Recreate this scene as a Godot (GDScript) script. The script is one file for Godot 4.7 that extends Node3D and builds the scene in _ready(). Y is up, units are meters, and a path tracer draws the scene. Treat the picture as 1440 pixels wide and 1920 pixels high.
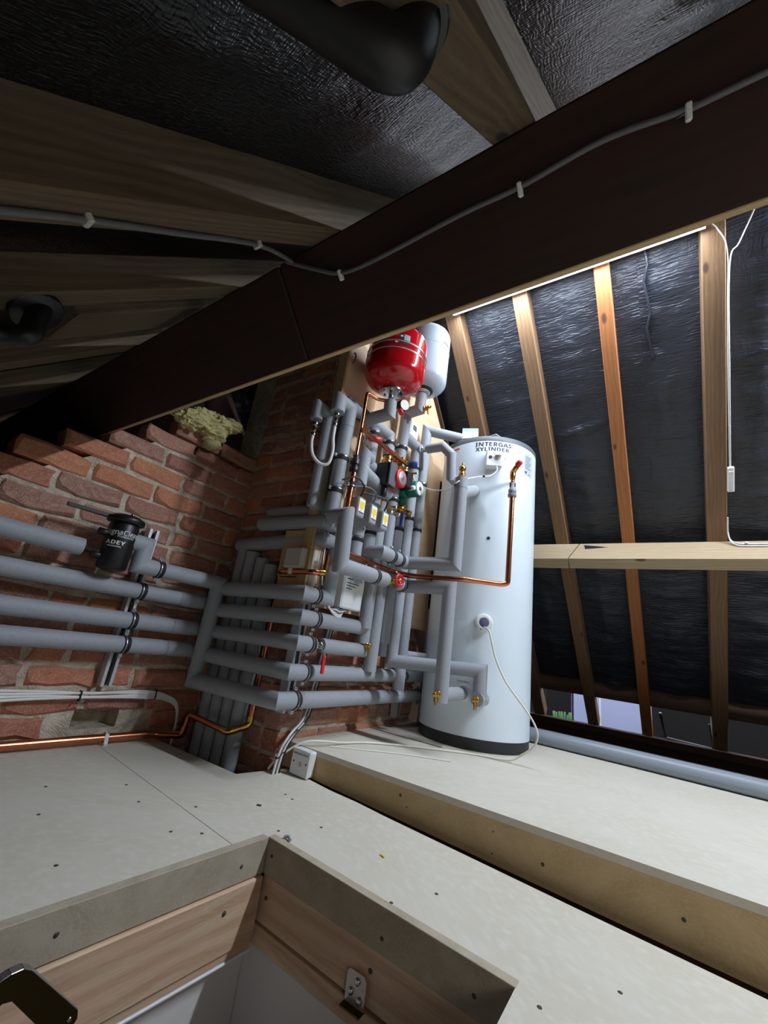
extends Node3D
# A loft plant corner. World points are written as P(x, y, z): x along the ridge (metres, to the right),
# y away from the viewer, z up from the eye; the floor boards lie at z = -0.483.
const FZ := 0.483
const BT := 0.7505    # cant of the big beam, 43 degrees
const TH := 0.79412   # pitch of the near slope, 45.5 degrees
var NM := tan(0.79412)
const NA := 0.380     # near slope, underside of rafters: z = NA + NM * y
const FA := 3.68      # far slope, underside of rafters: z = FA - FM * y
const FM := 0.985
var M := {}
var org := {}
var taken := {}
var rng := RandomNumberGenerator.new()
const GROUPS := {"insulated_pipe": "grey insulated pipes", "copper_pipe": "copper pipes", "roof_rafter": "roof rafters", "zone_valve": "motorised valve boxes", "drain_cock": "brass drain taps", "wall_cable": "white cables tied along the brick wall", "loom_cable": "cables falling down the chimney", "loop_cable": "cables looping under the wiring box", "purlin_cable": "cables on the pale purlin", "rafter_cable": "white cables on the right rafter", "strut_channel": "slotted metal rails", "circulation_pump": "circulation pumps", "expansion_vessel": "expansion vessels", "power_cable": "cream flexes on the deck", "batten_light": "LED battens along the ridge", "strut_cable": "cables beside the chimney rail", "cable_tie": "black cable ties", "pale_panel": "pale boards outside the eaves", "sky_screen": "dark screens added outside the eaves", "back_plate": "timber plates behind the junction box", "insulation_wool": "glass wool on the wall top", "foam_scrap": "foam scraps on the floor"}

func P(x: float, y: float, z: float) -> Vector3:
	return Vector3(x, z + FZ, -y)

# ------------------------------------------------------------------ mesh builder
class MB:
	var v := PackedVector3Array()
	var n := PackedVector3Array()
	var t := PackedVector2Array()
	func tri(a: Vector3, b: Vector3, c: Vector3, na: Vector3, nb: Vector3, nc: Vector3, ua := Vector2.ZERO, ub := Vector2.ZERO, uc := Vector2.ZERO):
		var f := (b - a).cross(c - a)
		if f.length_squared() < 1e-16: return
		if f.dot(na + nb + nc) > 0.0:
			v.append_array([a, c, b]); n.append_array([na, nc, nb]); t.append_array([ua, uc, ub])
		else:
			v.append_array([a, b, c]); n.append_array([na, nb, nc]); t.append_array([ua, ub, uc])
	func quad(a: Vector3, b: Vector3, c: Vector3, d: Vector3, nn: Vector3, ua := Vector2.ZERO, ub := Vector2.ZERO, uc := Vector2.ZERO, ud := Vector2.ZERO):
		tri(a, b, c, nn, nn, nn, ua, ub, uc)
		tri(a, c, d, nn, nn, nn, ua, uc, ud)
	# a chamfered box; x is its long axis, u runs along it
	func box(T: Transform3D, s: Vector3, ch := 0.002, uo := Vector2.ZERO):
		var h := s * 0.5
		var c := minf(ch, minf(h.x, minf(h.y, h.z)) * 0.45)
		var B := T.basis
		for ax in 3:
			for sg in [-1.0, 1.0]:
				var b1 := (ax + 1) % 3
				var b2 := (ax + 2) % 3
				var nn := Vector3.ZERO
				nn[ax] = sg
				var p := []
				var uv := []
				for k in [[-1, -1], [1, -1], [1, 1], [-1, 1]]:
					var q := Vector3.ZERO
					q[ax] = sg * h[ax]
					q[b1] = k[0] * (h[b1] - c)
					q[b2] = k[1] * (h[b2] - c)
					p.append(T * q)
					uv.append((Vector2(q.x, q.z + s.z + (s.y if sg > 0 else 0.0)) if ax == 1 else Vector2(q.x, q.y) if ax == 2 else Vector2(q.z * 0.3, q.y)) + uo)
				quad(p[0], p[1], p[2], p[3], (B * nn).normalized(), uv[0], uv[1], uv[2], uv[3])
		if c <= 0.0: return
		for ax in 3:
			var b1 := (ax + 1) % 3
			var b2 := (ax + 2) % 3
			for s1 in [-1.0, 1.0]:
				for s2 in [-1.0, 1.0]:
					var nn := Vector3.ZERO
					nn[b1] = s1; nn[b2] = s2
					var p := []
					var uv := []
					for k in [[-1, 0], [1, 0], [1, 1], [-1, 1]]:
						var q := Vector3.ZERO
						q[ax] = k[0] * (h[ax] - c)
						q[b1] = s1 * (h[b1] - (c if k[1] else 0.0))
						q[b2] = s2 * (h[b2] - (0.0 if k[1] else c))
						p.append(T * q)
						uv.append(Vector2(q.x, q.y + q.z) + uo)
					quad(p[0], p[1], p[2], p[3], (B * nn).normalized(), uv[0], uv[1], uv[2], uv[3])
		for s0 in [-1.0, 1.0]:
			for s1 in [-1.0, 1.0]:
				for s2 in [-1.0, 1.0]:
					var nn := (B * Vector3(s0, s1, s2)).normalized()
					var a := T * Vector3(s0 * h.x, s1 * (h.y - c), s2 * (h.z - c))
					var b := T * Vector3(s0 * (h.x - c), s1 * h.y, s2 * (h.z - c))
					var d := T * Vector3(s0 * (h.x - c), s1 * (h.y - c), s2 * h.z)
					tri(a, b, d, nn, nn, nn)
	# polygon in the plane (ax, ay) at o, extruded by d
	func prism(poly: PackedVector2Array, o: Vector3, ax: Vector3, ay: Vector3, d: Vector3, uo := Vector2.ZERO, us := 1.0):
		var idx := Geometry2D.triangulate_polygon(poly)
		var nn := d.normalized()
		for i in range(0, idx.size(), 3):
			var q := []
			var uv := []
			for j in 3:
				var e: Vector2 = poly[idx[i + j]]
				q.append(o + ax * e.x + ay * e.y)
				uv.append(e * us + uo)
			tri(q[0] + d, q[1] + d, q[2] + d, nn, nn, nn, uv[0], uv[1], uv[2])
			tri(q[0], q[1], q[2], -nn, -nn, -nn, uv[0], uv[1], uv[2])
		var cw := Geometry2D.is_polygon_clockwise(poly)
		for i in poly.size():
			var e0 := poly[i]
			var e1 := poly[(i + 1) % poly.size()]
			var dd := (e1 - e0).normalized()
			var on := Vector2(dd.y, -dd.x) * (-1.0 if cw else 1.0)
			var a := o + ax * e0.x + ay * e0.y
			var b := o + ax * e1.x + ay * e1.y
			var l := (e1 - e0).length()
			quad(a, b, b + d, a + d, (ax * on.x + ay * on.y).normalized(), uo, uo + Vector2(l, 0), uo + Vector2(l, d.length()), uo + Vector2(0, d.length()))
	# profile of (radius, height) turned about the y axis of T; faces outward along the profile's left
	func lathe(pr: Array, T: Transform3D, seg := 24, flip := false):
		var k := pr.size()
		var sn := []
		for i in k - 1:
			var e: Vector2 = pr[i + 1] - pr[i]
			sn.append(Vector2(e.y, -e.x).normalized() * (-1.0 if flip else 1.0))
		for i in k - 1:
			var n0: Vector2 = sn[i]
			var n1: Vector2 = sn[i]
			if i > 0 and sn[i - 1].dot(sn[i]) > 0.6: n0 = (sn[i - 1] + sn[i]).normalized()
			if i < k - 2 and sn[i + 1].dot(sn[i]) > 0.6: n1 = (sn[i + 1] + sn[i]).normalized()
			for j in seg:
				var q := []
				var nn := []
				var uv := []
				for m in [[i, j, n0], [i, j + 1, n0], [i + 1, j + 1, n1], [i + 1, j, n1]]:
					var an: float = TAU * m[1] / seg
					var r: Vector2 = pr[m[0]]
					var nv: Vector2 = m[2]
					q.append(T * Vector3(r.x * cos(an), r.y, r.x * sin(an)))
					nn.append((T.basis * Vector3(nv.x * cos(an), nv.y, nv.x * sin(an))).normalized())
					uv.append(Vector2(float(m[1]) / seg, r.y))
				tri(q[0], q[1], q[2], nn[0], nn[1], nn[2], uv[0], uv[1], uv[2])
				tri(q[0], q[2], q[3], nn[0], nn[2], nn[3], uv[0], uv[2], uv[3])
	# round tube along a polyline, corners mitred
	func tube(p: Array, r: float, seg := 12, caps := true, smooth := false, from := 0, upto := -1, rr := []):
		var m := p.size()
		var last := m - 2 if upto < 0 else upto
		var ref := Vector3.UP
		var d0: Vector3 = (p[from + 1] - p[from]).normalized()
		if absf(d0.dot(ref)) > 0.9: ref = Vector3.RIGHT
		var side := d0.cross(ref).normalized()
		var run := 0.0
		for i in range(from, last + 1):
			var a: Vector3 = p[i]
			var b: Vector3 = p[i + 1]
			var d := (b - a).normalized()
			side = (side - d * side.dot(d)).normalized()
			var up := side.cross(d)
			var ends := []
			for e in 2:
				var c := a if e == 0 else b
				var bn := d
				var other := i - 1 if e == 0 else i + 1
				if other >= 0 and other <= m - 2:
					var od: Vector3 = (p[other + 1] - p[other]).normalized()
					bn = (d + od).normalized()
				var ra: float = r if rr.is_empty() else rr[i + e]
				var ring := []
				var nor := []
				for j in seg + 1:
					var an := TAU * j / seg
					var o := side * cos(an) + up * sin(an)
					var x := o * ra
					var den := d.dot(bn)
					ring.append(c + x - d * (x.dot(bn) / maxf(den, 0.2)))
					nor.append((o - bn * o.dot(bn)).normalized() if smooth else o)
				ends.append([ring, nor])
			var l := (b - a).length()
			for j in seg:
				var r0 = ends[0][0]; var r1 = ends[1][0]; var m0 = ends[0][1]; var m1 = ends[1][1]
				var u0 := Vector2(run, float(j) / seg); var u1 := Vector2(run + l, float(j) / seg)
				var w := Vector2(0, 1.0 / seg)
				tri(r0[j], r1[j], r1[j + 1], m0[j], m1[j], m1[j + 1], u0, u1, u1 + w)
				tri(r0[j], r1[j + 1], r0[j + 1], m0[j], m1[j + 1], m0[j + 1], u0, u1 + w, u0 + w)
			if caps:
				if i == from: _cap(ends[0][0], a, -d, seg)
				if i == last: _cap(ends[1][0], b, d, seg)
			run += l
	func _cap(ring, c, d, seg):
		for j in seg: tri(c, ring[j], ring[j + 1], d, d, d)
	func mesh(o: Vector3) -> ArrayMesh:
		var w := PackedVector3Array()
		w.resize(v.size())
		for i in v.size(): w[i] = v[i] - o
		var arr := []
		arr.resize(Mesh.ARRAY_MAX)
		arr[Mesh.ARRAY_VERTEX] = w
		arr[Mesh.ARRAY_NORMAL] = n
		arr[Mesh.ARRAY_TEX_UV] = t
		var am := ArrayMesh.new()
		am.add_surface_from_arrays(Mesh.PRIMITIVE_TRIANGLES, arr)
		return am

# ------------------------------------------------------------------ shape helpers
func abox(mb: MB, x0, x1, y0, y1, z0, z1, ch := 0.002, uo := Vector2.ZERO):
	var a := P(x0, y0, z0)
	var b := P(x1, y1, z1)
	var s := (b - a).abs()
	var c := (a + b) * 0.5
	if s.z > s.x and s.z >= s.y: mb.box(Transform3D(Basis(Vector3(0, 0, 1), Vector3(0, 1, 0), Vector3(-1, 0, 0)), c), Vector3(s.z, s.y, s.x), ch, uo)
	elif s.y > s.x: mb.box(Transform3D(Basis(Vector3(0, 1, 0), Vector3(-1, 0, 0), Vector3(0, 0, 1)), c), Vector3(s.y, s.x, s.z), ch, uo)
	else: mb.box(Transform3D(Basis(), c), s, ch, uo)

# a bar from a to b whose cross-section is w (sideways) by h (along up)
func bar(mb: MB, a: Vector3, b: Vector3, w: float, h: float, up: Vector3, ch := 0.003, uo := Vector2.ZERO):
	var d := (b - a).normalized()
	var u := (up - d * up.dot(d)).normalized()
	mb.box(Transform3D(Basis(d, u, d.cross(u)), (a + b) * 0.5), Vector3((b - a).length(), h, w), ch, uo)

func axis(at: Vector3, up: Vector3) -> Transform3D:
	var u := up.normalized()
	var s := u.cross(Vector3.FORWARD if absf(u.z) < 0.9 else Vector3.RIGHT).normalized()
	return Transform3D(Basis(s, u, s.cross(u)), at)

func cyl(mb: MB, a: Vector3, b: Vector3, r: float, seg := 16, ch := 0.0015):
	var h := (b - a).length()
	var c := minf(ch, minf(r, h) * 0.4)
	mb.lathe([Vector2(0, 0), Vector2(r - c, 0), Vector2(r, c), Vector2(r, h - c), Vector2(r - c, h), Vector2(0, h)], axis(a, b - a), seg)

func hexa(mb: MB, a: Vector3, b: Vector3, r: float):
	cyl(mb, a, b, r, 6, 0.001)

func bend(p: Array, rad: float, k := 6) -> Array:
	var o := [p[0]]
	for i in range(1, p.size() - 1):
		var a: Vector3 = p[i - 1]; var b: Vector3 = p[i]; var c: Vector3 = p[i + 1]
		var r := minf(rad, minf((a - b).length(), (c - b).length()) * 0.49)
		var s := b + (a - b).normalized() * r
		var e := b + (c - b).normalized() * r
		for j in k + 1:
			var f := float(j) / k
			o.append(s.lerp(b, f).lerp(b.lerp(e, f), f))
	o.append(p[-1])
	return o

func curve(p: Array, k := 8) -> Array:
	var c := []
	for i in p.size() - 1:
		var p0: Vector3 = p[maxi(i - 1, 0)]; var p1: Vector3 = p[i]; var p2: Vector3 = p[i + 1]; var p3: Vector3 = p[mini(i + 2, p.size() - 1)]
		for j in k:
			c.append(p1.cubic_interpolate(p2, p0, p3, float(j) / k))
	c.append(p[-1])
	return c

# ------------------------------------------------------------------ nodes
func numbered(c: String) -> String:
	if not taken.has(c):
		taken[c] = 0
		return c
	taken[c] += 1
	return "%s_%03d" % [c, taken[c]]

func thing(called: String, label: String, category: String, at: Vector3, group := "") -> Node3D:
	var o := Node3D.new()
	o.name = numbered(called)
	add_child(o, true)
	o.position = at
	org[o] = at
	o.set_meta("label", label); o.set_meta("category", category)
	if group or GROUPS.has(called): o.set_meta("group", group if group else GROUPS[called])
	return o

func struct(called: String) -> Node3D:
	var o := Node3D.new()
	o.name = numbered(called)
	add_child(o, true)
	org[o] = Vector3.ZERO
	o.set_meta("kind", "structure")
	return o

func part(root: Node3D, called: String, mb: MB, mat: Material, label := "") -> MeshInstance3D:
	var o := MeshInstance3D.new()
	o.name = called
	o.mesh = mb.mesh(org[root])
	o.material_override = mat
	root.add_child(o, true)
	org[o] = org[root]
	if label: o.set_meta("label", label)
	return o

func solo(called: String, label: String, category: String, mb: MB, mat: Material, at: Vector3, group := "") -> MeshInstance3D:
	var o := MeshInstance3D.new()
	o.name = numbered(called)
	o.mesh = mb.mesh(at)
	o.material_override = mat
	add_child(o, true)
	o.position = at
	org[o] = at
	o.set_meta("label", label); o.set_meta("category", category)
	if group or GROUPS.has(called): o.set_meta("group", group if group else GROUPS[called])
	return o

# flat lettering laid through a mapping of (x, y) in metres to a world point
func letters(root: Node3D, called: String, s: String, h: float, mat: Material, place: Callable, nrm: Callable, bold := false, wide := 1.0):
	var f := SystemFont.new()
	f.font_names = PackedStringArray(["Droid Sans"])
	if bold: f.font_weight = 700
	var tm := TextMesh.new()
	tm.text = s
	tm.font = f
	tm.font_size = 32
	tm.pixel_size = h / 32.0 * 1.3
	tm.depth = 0.0006
	tm.curve_step = 1.0
	var arr := tm.get_mesh_arrays()
	var vs: PackedVector3Array = arr[Mesh.ARRAY_VERTEX]
	var ns: PackedVector3Array = arr[Mesh.ARRAY_NORMAL]
	var ix = arr[Mesh.ARRAY_INDEX]
	var mb := MB.new()
	var ids: PackedInt32Array = ix if ix != null else PackedInt32Array(range(vs.size()))
	for i in range(0, ids.size(), 3):
		if ns[ids[i]].z < 0.5: continue
		var q := []
		var nn := []
		for j in 3:
			var p := vs[ids[i + j]]
			q.append(place.call(p.x * wide, p.y, 0.0008))
			nn.append(nrm.call(p.x * wide, p.y))
		mb.tri(q[0], q[1], q[2], nn[0], nn[1], nn[2])
	part(root, called, mb, mat)

# ------------------------------------------------------------------ materials
func mat(called: String, c: Color, rough := 0.8, metal := 0.0, spec := 0.5) -> StandardMaterial3D:
	var m := StandardMaterial3D.new()
	m.resource_name = called
	m.albedo_color = c
	m.roughness = rough
	m.metallic = metal
	m.metallic_specular = spec
	M[called] = m
	return m

func c8(r: int, g: int, b: int) -> Color:
	return Color8(r, g, b)

func noise(sd: int, fr := 1.0, oct := 3) -> FastNoiseLite:
	var n := FastNoiseLite.new()
	n.seed = sd
	n.frequency = fr
	n.fractal_octaves = oct
	return n

# wood: u along the grain over lu metres, v across over lv metres
func wood_tex(sd: int, c1: Color, c2: Color, c3: Color, lu: float, lv: float, rings: float, knots: int, w := 768, h := 256) -> ImageTexture:
	var im := Image.create(w, h, false, Image.FORMAT_RGB8)
	var a := noise(sd, 1.0, 2); var b := noise(sd + 1, 1.0, 3); var d := noise(sd + 2, 1.0, 2)
	var r := RandomNumberGenerator.new()
	r.seed = sd
	var kn := []
	for i in knots: kn.append(Vector3(r.randf() * lu, r.randf() * lv, r.randf_range(0.006, 0.014)))
	for y in h:
		for x in w:
			var u := lu * x / w
			var v := lv * y / h
			var vv := v + 0.018 * a.get_noise_2d(u * 1.7, v * 7.0)
			var dark := 0.0
			for k in kn:
				var e := Vector2((u - k.x) * 0.45, v - k.y)
				var l := e.length()
				if l < k.z * 5.0:
					vv += signf(e.y) * k.z * 0.9 * exp(-l / k.z * 0.8)
					dark = maxf(dark, 1.0 - smoothstep(0.5, 1.3, l / k.z))
			var g := 0.5 + 0.5 * sin(vv * TAU * rings)
			g = lerpf(g, 0.5 + 0.6 * d.get_noise_2d(u * 6.0, vv * 260.0), 0.55)
			var bl := clampf(0.5 + 0.9 * b.get_noise_2d(u * 4.0, v * 16.0), 0, 1)
			var c := c1.lerp(c2, clampf(g, 0, 1)).lerp(c3, bl * 0.55)
			c = c.lerp(Color(c3.r * 0.45, c3.g * 0.4, c3.b * 0.4), dark * 0.8)
			im.set_pixel(x, y, c)
	return ImageTexture.create_from_image(im)

func wood(called: String, sd: int, c1: Color, c2: Color, c3: Color, rings := 55.0, knots := 5, rough := 0.75, lu := 3.0, lv := 0.6):
	var m := mat(called, Color.WHITE, rough)
	m.albedo_texture = wood_tex(sd, c1, c2, c3, lu, lv, rings, knots)
	m.uv1_scale = Vector3(1.0 / lu, 1.0 / lv, 1)
	m.heightmap_enabled = true
	m.heightmap_texture = m.albedo_texture
	m.heightmap_scale = 0.12
	return m

# blotchy mineral texture for triplanar use; sz metres per tile
func speck(called: String, sd: int, c1: Color, c2: Color, c3: Color, sz: float, rough: float, relief: float, f1 := 4.0, f2 := 40.0, side := 256):
	var n1 := noise(sd, 1.0, 3); var n2 := noise(sd + 5, 1.0, 3)
	var im := Image.create(side, side, false, Image.FORMAT_RGB8)
	for y in side:
		for x in side:
			# wrapped on two circles so that the tile repeats without a seam
			var a := TAU * x / side; var b := TAU * y / side
			var q := Vector3(cos(a), sin(a), cos(b) * 1.3) / TAU
			var e := n1.get_noise_3dv(q * f1 + Vector3(sin(b) * f1 / TAU * 1.3, 0, 7.0))
			var g := n2.get_noise_3dv(q * f2 + Vector3(sin(b) * f2 / TAU * 1.3, 3.0, 0))
			im.set_pixel(x, y, c1.lerp(c2, clampf(0.5 + e * 1.1, 0, 1)).lerp(c3, clampf(g * 1.3 + 0.1, 0, 1)))
	var m := mat(called, Color.WHITE, rough)
	m.albedo_texture = ImageTexture.create_from_image(im)
	m.uv1_triplanar = true
	m.uv1_world_triplanar = true
	m.uv1_scale = Vector3.ONE / sz
	if relief > 0.0:
		m.heightmap_enabled = true
		m.heightmap_texture = m.albedo_texture
		m.heightmap_scale = relief
	return m

# woven felt: fine ribs both ways with broken, crinkled highlights
func felt(called: String, col: Color, rough: float, relief: float, sz: float, sd: int, ribs: float, scar: float):
	var n1 := noise(sd, 1.0, 2); var n2 := noise(sd + 1, 1.0, 2); var n3 := noise(sd + 2, 1.0, 3)
	var side := 512
	var im := Image.create(side, side, false, Image.FORMAT_L8)
	for y in side:
		for x in side:
			var u := float(x) / side; var v := float(y) / side
			var warp := n3.get_noise_2d(u * 5.0, v * 5.0)
			var r1 := n1.get_noise_2d(u * ribs * 0.1, v * ribs + warp * 0.7)
			var r2 := n2.get_noise_2d(u * ribs * 0.9 + warp * 2.0, v * ribs * 0.12)
			var e := 0.5 + 0.33 * r1 + scar * r2 + 0.22 * warp
			im.set_pixel(x, y, Color(e, e, e))
	var m := mat(called, col, rough, 0.0, 0.5)
	m.heightmap_enabled = true
	m.heightmap_texture = ImageTexture.create_from_image(im)
	m.heightmap_scale = relief
	m.uv1_scale = Vector3.ONE / sz
	return m

func materials():
	wood("old_rafter", 11, c8(112, 94, 70), c8(66, 52, 38), c8(92, 80, 62), 60, 4, 0.85)
	wood("beam_stain", 12, c8(56, 34, 24), c8(36, 20, 14), c8(60, 28, 22), 34, 3, 0.65)
	wood("far_rafter", 13, c8(142, 110, 78), c8(104, 76, 50), c8(120, 94, 68), 48, 7, 0.75)
	wood("orange_rafter", 14, c8(178, 114, 62), c8(140, 84, 44), c8(160, 102, 56), 40, 5, 0.7)
	wood("pale_purlin", 15, c8(186, 168, 138), c8(156, 136, 106), c8(172, 152, 122), 45, 5, 0.8)
	wood("dark_eave", 16, c8(84, 58, 40), c8(58, 38, 26), c8(70, 50, 38), 40, 2, 0.85)
	wood("hatch_pine", 17, c8(214, 194, 164), c8(172, 138, 108), c8(202, 160, 136), 26, 0, 0.7)
	wood("plywood", 18, c8(222, 192, 156), c8(210, 176, 140), c8(226, 200, 166), 12, 0, 0.55)
	wood("batten_pine", 19, c8(198, 172, 126), c8(178, 148, 104), c8(190, 164, 120), 30, 2, 0.75)
	speck("mdf_top", 21, c8(205, 199, 184), c8(200, 193, 176), c8(210, 205, 193), 1.7, 0.75, 0.0, 5.0, 60.0)
	speck("mdf_edge", 22, c8(196, 170, 130), c8(184, 158, 118), c8(202, 180, 144), 0.5, 0.85, 0.0, 5.0, 90.0)
	speck("mdf_lining", 25, c8(176, 164, 144), c8(160, 148, 128), c8(180, 170, 152), 0.4, 0.85, 0.0, 5.0, 90.0)
	speck("mortar", 23, c8(200, 190, 170), c8(160, 148, 128), c8(216, 208, 190), 0.6, 0.95, 1.6, 9.0, 60.0, 384)
	var tones := [[c8(176, 112, 88), c8(156, 94, 74)], [c8(192, 120, 90), c8(168, 102, 78)], [c8(164, 106, 92), c8(142, 90, 78)], [c8(156, 118, 104), c8(176, 112, 90)], [c8(200, 128, 90), c8(178, 110, 80)], [c8(148, 100, 86), c8(168, 128, 112)]]
	for i in tones.size():
		speck("brick%d" % i, 30 + i * 3, tones[i][0], tones[i][1], c8(196, 172, 150), 0.35, 0.9, 0.6, 8.0, 50.0)
	speck("foam", 50, c8(152, 157, 164), c8(144, 149, 156), c8(162, 166, 172), 0.12, 0.62, 0.1, 10.0, 70.0)
	M["foam"].rim_enabled = true; M["foam"].rim = 0.25
	speck("wool", 55, c8(196, 186, 130), c8(168, 158, 108), c8(214, 206, 156), 0.12, 1.0, 0.5, 8.0, 50.0)
	speck("copper", 57, c8(210, 132, 96), c8(202, 124, 88), c8(214, 138, 102), 0.3, 0.24, 0.0, 6.0, 30.0, 128)
	M["copper"].metallic = 1.0
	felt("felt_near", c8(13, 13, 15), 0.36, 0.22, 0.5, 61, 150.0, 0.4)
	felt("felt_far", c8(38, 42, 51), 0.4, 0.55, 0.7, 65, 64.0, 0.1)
	mat("roof_board", c8(30, 28, 26), 0.95)
	mat("white_paint", c8(226, 230, 234), 0.32)
	mat("cylinder_white", c8(218, 230, 238), 0.3)
	mat("rim_grey", c8(86, 94, 102), 0.5)
	mat("base_black", c8(40, 40, 44), 0.6)
	mat("print_grey", c8(84, 90, 98), 0.6)
	mat("print_dark", c8(46, 48, 56), 0.6)
	mat("print_white", c8(236, 238, 240), 0.6)
	mat("sticker", c8(176, 190, 198), 0.5)
	mat("plastic_white", c8(226, 228, 228), 0.4)
	mat("cable_white", c8(224, 224, 220), 0.5)
	mat("cable_cream", c8(226, 222, 208), 0.5)
	mat("cable_grey", c8(98, 98, 98), 0.6)
	mat("cable_black", c8(26, 26, 28), 0.5)
	mat("red_gloss", c8(188, 14, 24), 0.16)
	M["red_gloss"].clearcoat_enabled = true; M["red_gloss"].clearcoat = 0.6; M["red_gloss"].clearcoat_roughness = 0.05
	mat("white_gloss", c8(182, 194, 206), 0.16)
	mat("red_plastic", c8(206, 26, 36), 0.4)
	mat("blue_plastic", c8(30, 62, 140), 0.4)
	mat("green_metal", c8(0, 112, 88), 0.45)
	mat("black_plastic", c8(22, 22, 24), 0.42)
	mat("black_pipe", c8(16, 16, 17), 0.45)
	mat("rubber", c8(20, 22, 28), 0.7)
	mat("collar_grey", c8(70, 70, 70), 0.6)
	mat("galvanised", c8(200, 204, 208), 0.5, 0.6)
	mat("zinc", c8(196, 200, 204), 0.3, 1.0)
	mat("nickel", c8(206, 204, 198), 0.22, 1.0)
	mat("steel_dark", c8(110, 112, 116), 0.4, 1.0)
	mat("silver_case", c8(176, 178, 182), 0.45, 0.7)
	mat("brass", c8(206, 164, 84), 0.26, 1.0)
	mat("passivated", c8(196, 180, 166), 0.3, 0.6)
	mat("handle_bronze", c8(96, 84, 54), 0.22, 1.0)
	mat("grey_box", c8(186, 182, 176), 0.55)
	mat("yellow_print", c8(240, 210, 30), 0.6)
	mat("screen_grey", c8(92, 98, 104), 0.2)
	mat("lcd_violet", c8(96, 98, 128), 0.25)
	mat("plaster", c8(214, 210, 206), 0.8)
	mat("plain_wall", c8(110, 84, 70), 0.95)
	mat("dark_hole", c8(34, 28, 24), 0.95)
	mat("screw_dark", c8(70, 58, 46), 0.6)
	mat("carton_blue", c8(150, 192, 226), 0.6)
	mat("paper", c8(236, 234, 226), 0.8)
	mat("pale_blue_sheet", c8(206, 212, 240), 0.8)
	mat("garden_green", c8(110, 160, 96), 0.9)
	mat("flower_violet", c8(170, 120, 190), 0.9)
	mat("pipe_grey_gloss", c8(138, 146, 156), 0.36)
	mat("slot_black", c8(12, 12, 13), 0.9)
	var g := mat("lamp_glow", c8(250, 252, 255), 0.5)
	g.emission_enabled = true
	g.emission = c8(235, 243, 255)
	g.emission_energy_multiplier = 2.5
	g = mat("fill_glow", c8(240, 244, 250), 0.3)  # glow of the added fill panel, not a real window
	g.emission_enabled = true
	g.emission = c8(240, 246, 255)
	g.emission_energy_multiplier = 0.6
	g = mat("gauge_glass", Color(1, 1, 1, 0.12), 0.02)
	g.transparency = BaseMaterial3D.TRANSPARENCY_ALPHA

# ------------------------------------------------------------------ the scene
func _ready():
	rng.seed = 7
	var cam := Camera3D.new()
	cam.name = "camera"
	add_child(cam)
	var right := Vector3(0.83394595, 0.13300957, -0.53557689)
	var down := Vector3(-0.06035894, -0.9427108, -0.32810538)
	var fwd := Vector3(-0.54853528, 0.305949, -0.77814154)
	cam.transform = Transform3D(Basis(right, -down, -fwd).orthonormalized(), P(0, 0, 0))
	cam.fov = rad_to_deg(2.0 * atan(960.0 / 770.5))
	cam.near = 0.02
	cam.far = 60.0
	cam.current = true
	var we := WorldEnvironment.new()
	we.name = "world_environment"
	var env := Environment.new()
	env.background_mode = Environment.BG_SKY
	var sky := Sky.new()
	var sm := ProceduralSkyMaterial.new()
	sm.sky_top_color = c8(196, 208, 232)
	sm.sky_horizon_color = c8(226, 230, 240)
	sm.ground_horizon_color = c8(150, 150, 150)
	sm.ground_bottom_color = c8(90, 90, 90)
	sky.sky_material = sm
	env.sky = sky
	env.background_energy_multiplier = 3.0
	env.tonemap_mode = Environment.TONE_MAPPER_LINEAR
	env.tonemap_exposure = 1.54
	env.sdfgi_enabled = true
	env.ssao_enabled = true
	env.ssil_enabled = true
	we.environment = env
	add_child(we)
	materials()
	lamp()
	fill_window()
	shell()
	brickwork()
	roof()
	platform()
	board()
	cylinder()
	vessels()
	side_pipes()
	face_pipes()
	controls()
	cables()
	loose()

const LAMP_E := 2.0
func lamp():
	# two LED battens in line along the ridge; only the near one's lower edge peeps past the beam
	batten(-0.93, 0.27, "long white LED batten under the ridge, its edge peeping below the big dark beam", 1.0)
	batten(0.8, 2.0, "second LED batten in line along the ridge, beyond the right edge of view", 0.0)

func fill_window():
	# added fill light in the form of a roof window, behind the viewer's right shoulder
	var nu := Vector3(0, sin(TH), -cos(TH))
	var nn := Vector3(0, cos(TH), sin(TH))
	var c := P(0.95, -0.3, NA - NM * 0.3) + nn * 0.06
	var w := struct("added_window_1")
	for q in [[-0.3, 0.0], [0.3, 0.0], [0.0, -0.3], [0.0, 0.3]]:
		var b := MB.new()
		var m: Vector3 = c + Vector3.RIGHT * q[0] + nu * q[1]
		if q[0] != 0.0: bar(b, m - nu * 0.3, m + nu * 0.3, 0.05, 0.07, nn)
		else: bar(b, m - Vector3.RIGHT * 0.275, m + Vector3.RIGHT * 0.275, 0.05, 0.07, nn)
		part(w, "fill_frame", b, M["batten_pine"])
	var g := MB.new()
	bar(g, c - Vector3.RIGHT * 0.275, c + Vector3.RIGHT * 0.275, 0.55, 0.006, nn, 0.0)
	part(w, "fill_pane", g, M["fill_glow"])
	var a := AreaLight3D.new()  # unseen fill light added to brighten fronts facing the viewer
	a.name = "fill_light"
	a.area_size = Vector2(0.54, 0.54)
	a.light_color = c8(255, 246, 234)
	a.light_energy = 0.27
	a.shadow_enabled = true
	a.set("area_range", 9.0)
	w.add_child(a, true)
	a.global_transform = Transform3D(Basis(Vector3.RIGHT, nn.cross(Vector3.RIGHT).normalized(), nn), c - nn * 0.02)

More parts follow.
